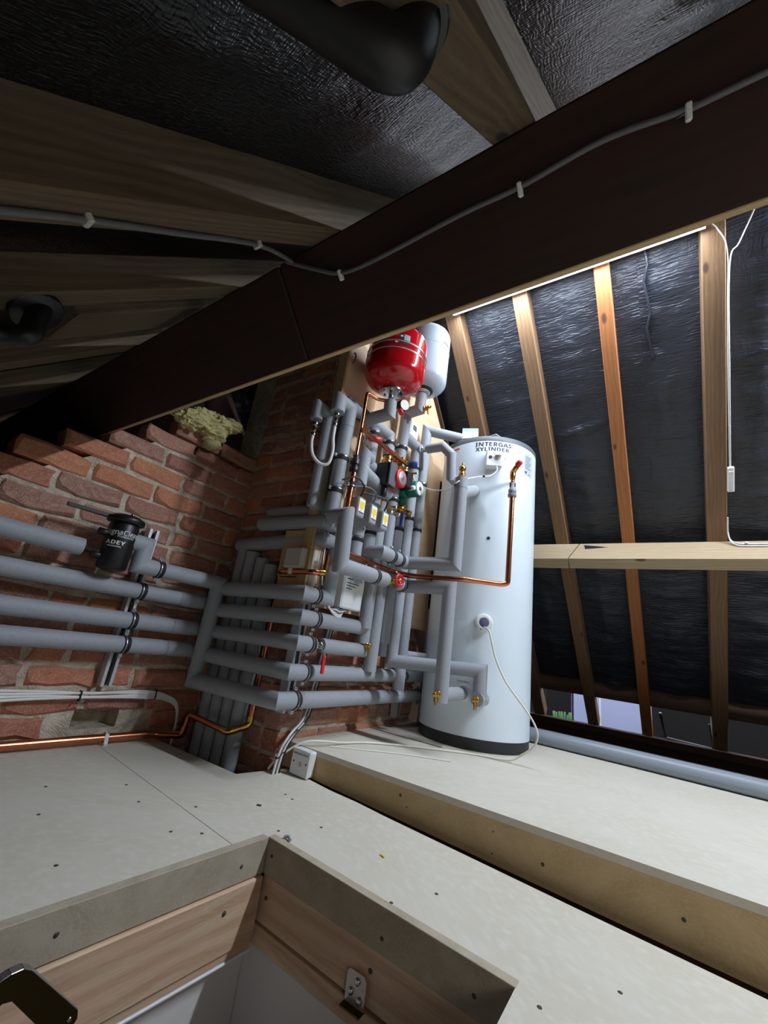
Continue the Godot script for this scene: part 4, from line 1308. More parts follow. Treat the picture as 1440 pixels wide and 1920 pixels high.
func face_pipes():
	var X := Vector3.RIGHT
	var V := -1.118
	# uprights on the board, left to right
	foam("upright grey pipe nearest the board's left edge, hose hanging from its top", [P(V, 1.135, 0.925), P(V, 1.135, 0.985), P(V, 1.212, 0.99), P(V, 1.212, 0.49)], 0.031, [[2, 0.50], [2, 0.8]], -X, 0.03, "", [[2, 0.2]])
	foam("big grey elbow pipe coming forward at left of the board, ending at the red wheel", [P(V, 1.21, 0.475), P(-1.035, 1.21, 0.475), P(-1.035, 1.225, 0.272), P(-1.035, 1.55, 0.281)], 0.032, [[2, 0.72]], -X, 0.1)
	foam("grey pipe from the red wheel dropping in front of the cylinder to its cold inlet", [P(-1.035, 1.635, 0.283), P(-1.035, 1.735, 0.285), P(-0.80, 1.735, 0.286), P(-0.80, 1.735, -0.195)], 0.031, [[0, 0.55]], -X, 0.1)
	foam("short grey stub from the dropping pipe into the cylinder's cold inlet", [P(-0.80, 1.735, -0.163), P(-0.80, 1.965, -0.163)], 0.029)
	foam("grey pipe coming forward under the second valve box, then rising in front of the cylinder", [P(V, 1.493, 0.56), P(V, 1.493, 0.395), P(-1.035, 1.493, 0.395), P(-1.035, 1.715, 0.397), P(-0.785, 1.735, 0.397), P(-0.785, 1.735, 0.83)], 0.0315, [[2, 0.68], [2, 0.35], [0, 0.42]], -X, 0.06, "", [[4, 0.87]])
	foam("short grey branch from the rising pipe into the cylinder's upper port", [P(-0.785, 1.735, 0.755), P(-0.81, 1.97, 0.86)], 0.03)
	# second column: valve one and what stands over it
	foam("grey upright under the first valve box", [P(V, 1.405, 0.53), P(V, 1.405, 0.3), P(V, 1.46, 0.26)], 0.03, [[0, 0.42]], -X, 0.03)
	foam("grey upright from the red cap down to the crossing bends", [P(V, 1.405, 0.985), P(V, 1.405, 0.80), P(V, 1.555, 0.78), P(V, 1.555, 0.60)], 0.03, [[0, 0.12]], -X, 0.03)
	foam("lower crossing bend over the valve boxes with a drop to the second box", [P(-1.09, 1.33, 0.66), P(-1.09, 1.33, 0.735), P(-1.09, 1.56, 0.70)], 0.03)
	foam("short drop of grey pipe into the second valve box", [P(-1.1, 1.47, 0.71), P(-1.1, 1.47, 0.62)], 0.03)
	foam("short upright of grey pipe left of the crossing bends, ending over the first box", [P(-1.1, 1.345, 0.75), P(-1.1, 1.345, 0.82), P(-1.1, 1.39, 0.815)], 0.03)
	foam("grey header pipe under the red vessel, from behind the hose pipe to the red pump", [P(-1.15, 1.245, 0.55), P(-1.15, 1.245, 1.035), P(-1.13, 1.553, 1.035), P(-1.118, 1.553, 0.915)], 0.03, [[1, 0.28], [2, 0.4]], -X, 0.02)
	foam("grey pipe stepping out from the header up to the red vessel", [P(-1.13, 1.36, 1.02), P(-1.0, 1.352, 1.02), P(-1.0, 1.347, 1.082)], 0.0295)
	foam("grey upright under the third valve box, joining the pipe with the drain tap", [P(V, 1.562, 0.53), P(V, 1.562, 0.06)], 0.03)
	foam("grey upright below the red pump beside the blue lever, joining the second lowest pipe", [P(V, 1.645, 0.62), P(V, 1.645, -0.12)], 0.03, [])
	foam("grey upright between the two pumps and the chrome valve", [P(V, 1.645, 0.86), P(V, 1.645, 0.66)], 0.03, [[0, 0.75]], -X, 0.03)
	foam("grey upright rising to the white vessel, stepping forward under it", [P(-1.03, 1.66, 1.325), P(-1.03, 1.66, 1.235), P(V, 1.672, 1.235), P(V, 1.66, 0.90)], 0.0305, [[2, 0.66]], -X, 0.03)
	foam("grey upright below the green pump, ending in a capped stub", [P(V, 1.73, 0.66), P(V, 1.73, 0.01)], 0.0305, [[0, 0.12]], -X, 0.03)
	foam("narrow capped stub of grey pipe at the bottom of the board", [P(V, 1.73, 0.01), P(V, 1.73, -0.05)], 0.022)
	foam("grey slanting pipe from the white vessel's upright to the board's right side", [P(V, 1.672, 1.10), P(V, 1.86, 1.10), P(V, 1.86, 0.98)], 0.03)
	foam("long grey upright second from the board's right edge, feeding the low pipe to the cylinder", [P(-1.085, 1.824, 1.083), P(V, 1.822, 1.083), P(V, 1.822, -0.067), P(-0.71, 1.95, -0.052), P(-0.71, 1.95, -0.195)], 0.0305, [[1, 0.1], [1, 0.36]], -X, 0.03)
	foam("grey stub from the low pipe into the cylinder's drain port", [P(-0.71, 1.92, -0.172), P(-0.71, 2.0, -0.172)], 0.0305)
	foam("long grey upright nearest the board's right edge, turning at the top to the cylinder", [P(-0.93, 2.02, 1.225), P(V, 1.917, 1.262), P(V, 1.917, -0.2)], 0.0305, [[1, 0.245], [1, 0.43]], -X, 0.03)
	foam("short grey dogleg from the white braided coupling to the cylinder's side port", [P(-1.05, 1.83, 1.083), P(-0.955, 1.83, 1.083), P(-0.905, 1.84, 1.03), P(-0.905, 1.86, 0.905), P(-0.93, 2.0, 0.925)], 0.0265)
	foam("thin dark pipe standing on the board's lower right corner", [P(-1.15, 2.24, 0.24), P(-1.15, 2.24, -0.39)], 0.011)
	foam("short grey pipe end low behind the uprights by the cylinder", [P(V, 1.93, -0.03), P(-1.0, 2.1, -0.03)], 0.02)
	# couplings on the dogleg
	var b := MB.new()
	hexa(b, P(-1.098, 1.825, 1.083), P(-1.08, 1.83, 1.083), 0.017)
	cyl(b, P(-1.08, 1.83, 1.083), P(-1.06, 1.83, 1.083), 0.014)
	hexa(b, P(-1.07, 1.83, 1.083), P(-1.05, 1.83, 1.083), 0.018)
	solo("pipe_coupling", "nickel coupling between the upright and the short dogleg pipe", "coupling", b, M["nickel"], P(-1.1, 1.83, 1.045))
	# copper
	copper("thin copper pipe standing in front of the uprights, bent over to the red vessel", [P(-1.0, 1.35, 1.085), P(-1.04, 1.30, 1.075), P(-1.062, 1.244, 1.08), P(-1.064, 1.244, 0.75)], 0.0085, 0.012)
	copper("thicker copper pipe below the black fitting at the left of the board", [P(-1.064, 1.244, 0.69), P(-1.066, 1.244, 0.44)], 0.0145)
	copper("thin copper pipe slanting across the board to the blue valve", [P(-1.05, 1.24, 0.885), P(-1.05, 1.62, 0.895)], 0.0105)
	copper("copper pipe running past the red wheel to the cylinder's relief valve", [P(-1.075, 1.27, 0.338), P(-1.075, 1.69, 0.343), P(-1.0, 1.725, 0.335), P(-0.75, 1.79, 0.338), P(-0.62, 1.915, 0.345), P(-0.597, 1.93, 0.352), P(-0.597, 1.945, 0.80)], 0.0125, 0.03)
	# black push-fit fitting
	b = MB.new()
	b.lathe([Vector2(0, 0), Vector2(0.017, 0), Vector2(0.02, 0.006), Vector2(0.02, 0.022), Vector2(0.015, 0.026), Vector2(0.015, 0.034), Vector2(0.021, 0.038), Vector2(0.021, 0.06), Vector2(0.013, 0.066), Vector2(0.013, 0.08), Vector2(0, 0.08)], Transform3D(Basis(), P(-1.064, 1.244, 0.68)), 20)
	solo("pipe_fitting", "black push fitting joining the thin and thick copper pipes", "fitting", b, M["black_plastic"], P(-1.064, 1.244, 0.68))
	var o := thing("pipe_bracket", "small nickel bracket clamping the thicker copper pipe", "bracket", P(-1.1, 1.244, 0.62))
	clip_on(o, P(-1.064, 1.244, 0.62), Vector3.UP, 0.0145, -X, 0.09)
	# braided filling hose
	o = thing("filling_hose", "braided silver filling hose looping down at the board's upper left", "hose", P(-1.15, 1.12, 0.75))
	b = MB.new()
	var hp := curve([P(-1.2, 1.10, 0.81), P(-1.195, 1.095, 0.77), P(-1.18, 1.10, 0.715), P(-1.155, 1.125, 0.682), P(-1.13, 1.15, 0.69), P(-1.118, 1.15, 0.75), P(-1.118, 1.138, 0.80), P(-1.118, 1.135, 0.86)], 6)
	b.tube(hp, 0.007, 12, true, true)
	part(o, "braided_tube", b, M["cable_white"])
	for q in [[-1.2, 1.10, -0.05], [-1.118, 1.135, 0.0]]:
		b = MB.new()
		hexa(b, P(q[0], q[1], 0.855 + q[2]), P(q[0], q[1], 0.872 + q[2]), 0.011)
		cyl(b, P(q[0], q[1], 0.872 + q[2]), P(q[0], q[1], 0.905 + q[2]), 0.009)
		hexa(b, P(q[0], q[1], 0.903 + q[2]), P(q[0], q[1], 0.93 + q[2]), 0.013)
		bar(b, P(q[0] + 0.008, q[1], 0.888 + q[2]), P(q[0] + 0.026, q[1] - 0.012, 0.895 + q[2]), 0.006, 0.01, Vector3.UP)
		part(o, "end_fitting", b, M["nickel"])
	# stub ends and taps
	drain_cock("brass drain tap on the pipe end under the board", P(-1.13, 1.60, -0.01), Vector3(0.9, 0, 0.3))
	drain_cock("brass drain tap at the left foot of the cylinder pipes", P(-0.80, 1.71, -0.163), Vector3(0, 0, 1))
	drain_cock("brass drain tap at the right foot of the cylinder pipes", P(-0.71, 1.918, -0.174), Vector3(0, 0, 1))
	drain_cock("brass drain tap beside the pressure gauge under the white vessel", P(-1.005, 1.66, 1.235), Vector3(1, 0, 0.1))
	# lever valve
	o = thing("lever_valve", "nickel ball valve with a hanging red lever on the chimney's middle pipe", "valve", P(-1.145, 1.29, -0.034))
	b = MB.new()
	hexa(b, P(-1.145, 1.262, -0.034), P(-1.145, 1.28, -0.034), 0.019)
	cyl(b, P(-1.145, 1.278, -0.034), P(-1.145, 1.305, -0.034), 0.016)
	hexa(b, P(-1.145, 1.303, -0.034), P(-1.145, 1.322, -0.034), 0.019)
	cyl(b, P(-1.145, 1.292, -0.034), P(-1.11, 1.292, -0.034), 0.008)
	part(o, "valve_body", b, M["nickel"])
	b = MB.new()
	bar(b, P(-1.112, 1.292, -0.03), P(-1.105, 1.287, -0.058), 0.01, 0.003, X, 0.001)
	bar(b, P(-1.105, 1.287, -0.055), P(-1.085, 1.287, -0.072), 0.012, 0.005, X, 0.001)
	part(o, "lever_stem", b, M["nickel"])
	b = MB.new()
	bar(b, P(-1.09, 1.287, -0.066), P(-1.083, 1.28, -0.133), 0.016, 0.008, X, 0.003)
	part(o, "lever", b, M["red_plastic"])
	# gate valve with red wheel
	o = thing("gate_valve", "brass gate valve with a red hand wheel on the pipe to the cylinder", "valve", P(-1.035, 1.598, 0.283))
	b = MB.new()
	hexa(b, P(-1.035, 1.555, 0.281), P(-1.035, 1.573, 0.281), 0.021)
	cyl(b, P(-1.035, 1.571, 0.281), P(-1.035, 1.618, 0.283), 0.019)
	hexa(b, P(-1.035, 1.616, 0.283), P(-1.035, 1.635, 0.283), 0.021)
	hexa(b, P(-1.035, 1.594, 0.283), P(-1, 1.588, 0.285), 0.015)
	cyl(b, P(-1, 1.588, 0.285), P(-0.975, 1.584, 0.287), 0.006)
	part(o, "valve_body", b, M["brass"])
	b = MB.new()
	var wa := axis(P(-0.98, 1.585, 0.286), Vector3(0.95, 0.02, 0.25))
	var q := []
	for i in 13: q.append(Vector2(0.0235 + 0.006 * cos(TAU * i / 12), 0.006 * sin(TAU * i / 12)))
	b.lathe(q, wa, 28)
	for i in 4: b.tube([wa * Vector3(0, 0, 0), wa * (Vector3(cos(PI / 2 * i), 0, sin(PI / 2 * i)) * 0.0235)], 0.004, 8)
	var wh := part(o, "hand_wheel", b, M["red_plastic"])
	b = MB.new(); cyl(b, wa * Vector3(0, -0.004, 0), wa * Vector3(0, 0.007, 0), 0.007, 12); part(wh, "wheel_nut", b, M["brass"])
	# relief valve on the cylinder
	o = thing("relief_valve", "brass relief valve with red cap high on the cylinder's right", "valve", P(-0.6, 1.97, 0.9))
	b = MB.new()
	cyl(b, P(-0.634, 2.08, 0.93), P(-0.6, 1.95, 0.93), 0.011)
	hexa(b, P(-0.606, 1.972, 0.93), P(-0.601, 1.953, 0.93), 0.017)
	cyl(b, P(-0.6, 1.95, 0.895), P(-0.6, 1.95, 0.945), 0.014)
	cyl(b, P(-0.6, 1.95, 0.935), P(-0.578, 1.94, 0.963), 0.014)
	part(o, "valve_body", b, M["brass"])
	b = MB.new(); cyl(b, P(-0.578, 1.94, 0.963), P(-0.555, 1.93, 0.985), 0.015, 16, 0.004); part(o, "red_cap", b, M["red_plastic"])
	b = MB.new(); cyl(b, P(-0.599, 1.947, 0.87), P(-0.6, 1.95, 0.9), 0.0085); part(o, "outlet", b, M["copper"])
	b = MB.new()
	b.lathe([Vector2(0.0, 0), Vector2(0.02, 0), Vector2(0.022, 0.004), Vector2(0.022, 0.014), Vector2(0.016, 0.018), Vector2(0.02, 0.026), Vector2(0.02, 0.04), Vector2(0.0155, 0.048), Vector2(0.0155, 0.078), Vector2(0.012, 0.078), Vector2(0.012, 0.06), Vector2(0, 0.06)], Transform3D(Basis(), P(-0.597, 1.945, 0.795)), 20)
	var td := solo("tundish", "grey slotted tundish below the relief valve on the copper pipe", "fitting", b, M["pipe_grey_gloss"], P(-0.597, 1.945, 0.795))
	b = MB.new()
	for i in 4:
		var a := TAU * i / 4 + 0.4
		b.box(Transform3D(Basis(Vector3.UP, -a), P(-0.597, 1.945, 0.858) + Vector3(cos(a), 0, sin(a)) * 0.0155), Vector3(0.002, 0.022, 0.008), 0.0005)
	part(td, "slots", b, M["slot_black"])
	# air vent
	b = MB.new()
	b.lathe([Vector2(0, 0), Vector2(0.011, 0), Vector2(0.011, 0.012), Vector2(0.017, 0.016), Vector2(0.017, 0.03), Vector2(0.013, 0.034), Vector2(0.013, 0.042), Vector2(0.017, 0.046), Vector2(0.017, 0.062), Vector2(0.01, 0.07), Vector2(0.005, 0.072), Vector2(0.005, 0.084), Vector2(0, 0.084)], Transform3D(Basis(), P(-0.785, 1.735, 0.828)), 18)
	solo("air_vent", "brass automatic air vent on top of the pipe before the cylinder", "valve", b, M["brass"], P(-0.785, 1.735, 0.828))

func controls():
	var X := Vector3.RIGHT
	var b := MB.new()
	var o: Node3D
	# three motorised valves
	var names := ["first silver motorised valve box, leftmost of the three with yellow labels", "middle silver motorised valve box of the three with yellow labels", "rightmost silver motorised valve box of the three with yellow labels"]
	for i in 3:
		var y: float = [1.297, 1.39, 1.484][i]
		var z := 0.538
		o = thing("zone_valve", names[i], "valve", P(-1.06, y, z - 0.06))
		b = MB.new(); b.box(Transform3D(Basis(), P(-1.075, y, z)), Vector3(0.085, 0.088, 0.05), 0.004); part(o, "motor_case", b, M["silver_case"])
		b = MB.new(); abox(b, -1.0325, -1.0315, y - 0.02, y + 0.02, z - 0.03, z + 0.036, 0.0); var lb := part(o, "label", b, M["print_white"])
		b = MB.new(); b.prism(PackedVector2Array([Vector2(-0.013, 0.026), Vector2(0.013, 0.026), Vector2(0.015, 0.004), Vector2(0.004, -0.008), Vector2(0.003, -0.016), Vector2(-0.004, -0.016), Vector2(-0.004, -0.006), Vector2(-0.015, 0.004)]), P(-1.0314, y, z), Vector3(0, 0, -1), Vector3.UP, Vector3(0.0006, 0, 0)); part(lb, "yellow_mark", b, M["yellow_print"])
		b = MB.new(); abox(b, -1.0315, -1.031, y - 0.018, y + 0.018, z - 0.028, z - 0.02, 0.0); part(lb, "grey_band", b, M["print_grey"])
		b = MB.new(); cyl(b, P(-1.105, y + 0.015, z - 0.065), P(-1.105, y + 0.015, z - 0.044), 0.017); hexa(b, P(-1.105, y + 0.015, z - 0.068), P(-1.105, y + 0.015, z - 0.058), 0.02); part(o, "brass_body", b, M["brass"])
		b = MB.new(); b.tube(curve([P(-1.04, y - 0.01, z + 0.044), P(-1.02, y - 0.02, z + 0.085), P(-1.03, y - 0.07, z + 0.11 - 0.01 * i), P(-1.06, y - 0.12 - 0.02 * i, z + 0.08)], 7), 0.004, 8, true, true); part(o, "flex", b, M[["cable_black", "cable_grey", "cable_black"][i]])
	# red pump
	o = thing("circulation_pump", "red circulation pump with black terminal box at the board's centre", "pump", P(-1.08, 1.53, 0.7))
	b = MB.new(); cyl(b, P(-1.118, 1.53, 0.768), P(-1.06, 1.53, 0.768), 0.052, 24, 0.006); cyl(b, P(-1.118, 1.553, 0.66), P(-1.118, 1.553, 0.87), 0.03); part(o, "volute", b, M["red_plastic"])
	b = MB.new(); cyl(b, P(-1.06, 1.53, 0.768), P(-1.0, 1.53, 0.768), 0.046, 28, 0.004); part(o, "motor", b, M["red_plastic"])
	b = MB.new(); cyl(b, P(-1.001, 1.53, 0.768), P(-0.997, 1.53, 0.768), 0.034, 28, 0.001); var fp := part(o, "name_plate", b, M["silver_case"])
	b = MB.new(); cyl(b, P(-0.998, 1.53, 0.768), P(-0.994, 1.53, 0.768), 0.013, 18, 0.002); part(fp, "vent_screw", b, M["nickel"])
	b = MB.new(); b.box(Transform3D(Basis(), P(-1.06, 1.465, 0.765)), Vector3(0.075, 0.12, 0.05), 0.008); var tb := part(o, "terminal_box", b, M["black_plastic"])
	b = MB.new(); b.box(Transform3D(Basis(), P(-1.017, 1.47, 0.765)), Vector3(0.01, 0.118, 0.058), 0.002); part(tb, "cover_plate", b, M["print_grey"])
	b = MB.new()
	var aq := []
	for i in 13: aq.append(P(-1.055 - 0.028 * cos(PI * 0.55 * i / 12 + 0.2), 1.4395, 0.765 + 0.035 * sin(PI * 0.55 * i / 12 + 0.2)))
	b.tube(aq, 0.0018, 6)
	part(tb, "raised_arc", b, M["print_grey"])
	b = MB.new(); cyl(b, P(-1.05, 1.465, 0.655), P(-1.05, 1.465, 0.705), 0.014, 14); part(tb, "cable_gland", b, M["black_plastic"])
	b = MB.new(); hexa(b, P(V_(), 1.553, 0.855), P(V_(), 1.553, 0.885), 0.032); cyl(b, P(V_(), 1.553, 0.883), P(V_(), 1.553, 0.915), 0.024); hexa(b, P(-1.09, 1.56, 0.895), P(-1.05, 1.575, 0.9), 0.016); cyl(b, P(-1.05, 1.575, 0.9), P(-1.05, 1.65, 0.9), 0.013); cyl(b, P(-1.08, 1.61, 0.86), P(-1.08, 1.61, 0.92), 0.015)
	part(o, "brass_union", b, M["brass"])
	b = MB.new(); hexa(b, P(V_(), 1.553, 0.625), P(V_(), 1.553, 0.66), 0.03); bar(b, P(-1.1, 1.56, 0.64), P(-1.04, 1.575, 0.64), 0.01, 0.012, Vector3.UP); part(o, "lower_union", b, M["brass"])
	# green pump
	o = thing("circulation_pump", "green circulation pump with black terminal box right of the red pump", "pump", P(-1.08, 1.7, 0.7))
	b = MB.new(); cyl(b, P(V_(), 1.73, 0.7), P(V_(), 1.73, 0.88), 0.026); cyl(b, P(V_(), 1.712, 0.788), P(-1.07, 1.712, 0.788), 0.047, 24, 0.006); part(o, "volute", b, M["green_metal"])
	b = MB.new(); cyl(b, P(-1.07, 1.712, 0.788), P(-1.005, 1.712, 0.788), 0.043, 28, 0.006); part(o, "motor", b, M["green_metal"])
	b = MB.new(); cyl(b, P(-1.006, 1.712, 0.788), P(-1.001, 1.712, 0.788), 0.036, 28, 0.001); fp = part(o, "name_plate", b, M["paper"])
	b = MB.new(); cyl(b, P(-1.002, 1.712, 0.788), P(-0.998, 1.712, 0.788), 0.012, 16, 0.002); part(fp, "vent_screw", b, M["print_grey"])
	b = MB.new(); b.box(Transform3D(Basis(), P(-1.055, 1.64, 0.808)), Vector3(0.07, 0.09, 0.05), 0.006); tb = part(o, "terminal_box", b, M["black_plastic"])
	b = MB.new(); cyl(b, P(-1.055, 1.6155, 0.81), P(-1.055, 1.6135, 0.81), 0.004, 10); part(tb, "screw", b, M["nickel"])
	b = MB.new(); cyl(b, P(-1.04, 1.665, 0.775), P(-1.006, 1.665, 0.775), 0.012, 12); part(tb, "speed_knob", b, M["print_white"])
	b = MB.new(); hexa(b, P(V_(), 1.73, 0.88), P(V_(), 1.73, 0.91), 0.028); cyl(b, P(V_(), 1.73, 0.9), P(V_(), 1.73, 0.96), 0.016); bar(b, P(-1.12, 1.73, 0.895), P(-1.05, 1.75, 0.897), 0.008, 0.01, Vector3.UP); part(o, "brass_union", b, M["brass"])
	b = MB.new(); hexa(b, P(V_(), 1.73, 0.672), P(V_(), 1.73, 0.705), 0.033); cyl(b, P(V_(), 1.73, 0.64), P(V_(), 1.73, 0.675), 0.02); hexa(b, P(-1.1, 1.735, 0.675), P(-1.06, 1.75, 0.67), 0.014); part(o, "lower_union", b, M["brass"])
	# blue headed bypass valve
	o = thing("bypass_valve", "small valve with a ribbed blue cap above the red pump", "valve", P(-1.05, 1.65, 0.9))
	b = MB.new(); hexa(b, P(-1.05, 1.63, 0.9), P(-1.05, 1.66, 0.903), 0.016); cyl(b, P(-1.05, 1.645, 0.9), P(-1.02, 1.665, 0.905), 0.012); part(o, "valve_body", b, M["cable_black"])
	b = MB.new(); cyl(b, P(-1.045, 1.645, 0.903), P(-1.005, 1.665, 0.906), 0.017, 12, 0.003); part(o, "blue_cap", b, M["blue_plastic"])
	# red cap thermostatic valve
	o = thing("radiator_valve", "small valve with a bright red ribbed cap under the header pipe", "valve", P(-1.09, 1.34, 0.9))
	b = MB.new(); cyl(b, P(-1.118, 1.405, 0.875), P(-1.08, 1.325, 0.885), 0.012); hexa(b, P(-1.105, 1.345, 0.88), P(-1.078, 1.315, 0.89), 0.017); part(o, "valve_body", b, M["grey_box"])
	b = MB.new(); cyl(b, P(-1.075, 1.318, 0.893), P(-1.04, 1.362, 0.893), 0.0165, 10, 0.003); part(o, "red_cap", b, M["red_plastic"])
	# chrome ball valve and blue lever
	o = thing("ball_valve", "small nickel ball valve on the upright right of the valve boxes", "valve", P(V_(), 1.645, 0.6))
	b = MB.new(); hexa(b, P(V_(), 1.645, 0.655), P(V_(), 1.645, 0.67), 0.02); cyl(b, P(V_(), 1.645, 0.615), P(V_(), 1.645, 0.66), 0.016); hexa(b, P(V_(), 1.645, 0.6), P(V_(), 1.645, 0.618), 0.02); cyl(b, P(-1.118, 1.645, 0.638), P(-1.085, 1.66, 0.638), 0.008); hexa(b, P(-1.09, 1.655, 0.63), P(-1.075, 1.665, 0.628), 0.012); part(o, "valve_body", b, M["nickel"])
	b = MB.new(); bar(b, P(-1.075, 1.69, 0.655), P(-1.075, 1.685, 0.58), 0.006, 0.018, X, 0.002); solo("valve_lever", "blue lever handle pointing down beside the green pump's pipe", "handle", b, M["blue_plastic"], P(-1.075, 1.69, 0.62))
	# room thermostat
	o = thing("wall_thermostat", "white wall thermostat with small grey screen on the board's upper right", "thermostat", P(-1.18, 1.835, 1.2))
	b = MB.new(); abox(b, -1.19, -1.155, 1.79, 1.885, 1.175, 1.275, 0.008); part(o, "case", b, M["plastic_white"])
	b = MB.new(); abox(b, -1.156, -1.154, 1.815, 1.855, 1.222, 1.255, 0.001); part(o, "screen", b, M["screen_grey"])
	# wiring centre
	o = thing("wiring_box", "white wiring centre box with printed lines behind the pipes", "box", P(-1.15, 1.44, 0.12))
	b = MB.new(); abox(b, -1.18, -1.115, 1.365, 1.51, 0.125, 0.272, 0.006); part(o, "case", b, M["plastic_white"])
	for i in 4:
		b = MB.new(); abox(b, -1.1155, -1.1145, 1.385, 1.49 - 0.022 * i, 0.25 - 0.012 * i - (0.006 if i else 0), 0.2545 - 0.012 * i - (0.006 if i else 0), 0.0); part(o, "printed_line", b, M["print_dark"] if i == 0 else M["print_grey"])
	b = MB.new(); abox(b, -1.1155, -1.1145, 1.403, 1.4045, 0.2, 0.268, 0.0); part(o, "printed_line", b, M["print_dark"])
	# junction box at the chimney corner
	o = thing("junction_box", "blank beige junction box at the chimney corner between two pipe bends", "box", P(-1.23, 1.22, 0.25))
	b = MB.new(); b.box(Transform3D(Basis(), P(-1.245, 1.185, 0.292)), Vector3(0.1, 0.085, 0.035), 0.006); part(o, "case", b, M["grey_box"])
	b = MB.new(); b.tube([P(-1.262, 1.187, 0.248), P(-1.262, 1.187, 0.225)], 0.01, 10); part(o, "cable_entry", b, M["cable_cream"])
	b = MB.new(); abox(b, -1.36, -1.2, 1.207, 1.222, 0.22, 0.42); solo("back_plate", "dim timber plate behind the junction box", "board", b, M["batten_pine"], P(-1.28, 1.21, 0.22))
	b = MB.new(); abox(b, -1.34, -1.22, 1.205, 1.22, 0.09, 0.215); solo("back_plate", "dim timber plate below the junction box", "board", b, M["batten_pine"], P(-1.28, 1.21, 0.09))
	# fused spur on the platform's front
	o = thing("fused_spur", "white switched outlet box on the front of the raised platform", "socket", P(-1.15, 1.3, -0.48))
	b = MB.new(); b.box(Transform3D(Basis(Vector3.BACK, -0.03), P(-1.115, 1.302, -0.437)), Vector3(0.086, 0.082, 0.03), 0.004); part(o, "back_box", b, M["plastic_white"])
	b = MB.new(); b.box(Transform3D(Basis(Vector3.BACK, -0.03), P(-1.115, 1.284, -0.437)), Vector3(0.086, 0.084, 0.008), 0.003); var pl := part(o, "face_plate", b, M["plastic_white"])
	for s in [-1.0, 1.0]:
		b = MB.new(); cyl(b, P(-1.115 + s * 0.03, 1.2805, -0.437), P(-1.115 + s * 0.03, 1.2792, -0.437), 0.0035, 10, 0.0004); part(pl, "screw", b, M["print_dark"])
	b = MB.new(); b.box(Transform3D(Basis(), P(-1.112, 1.2795, -0.441)), Vector3(0.012, 0.014, 0.003), 0.001); part(pl, "cord_outlet", b, M["grey_box"])
	var pm := func(x: float, y: float, e: float): return P(-1.115 + x, 1.2798 - e, -0.41 + y)
	letters(pl, "lettering", "IMMERSION HEATER", 0.0055, M["print_grey"], pm, func(_x, _y): return Vector3(0, 0, 1), true)

func V_() -> float:
	return -1.118

func cable(called: String, label: String, p: Array, r: float, m: String, k := 6, group := ""):
	var b := MB.new()
	b.tube(curve(p, k), r, 10, true, true)
	return solo(called, label, "cable", b, M[m], p[0], group)

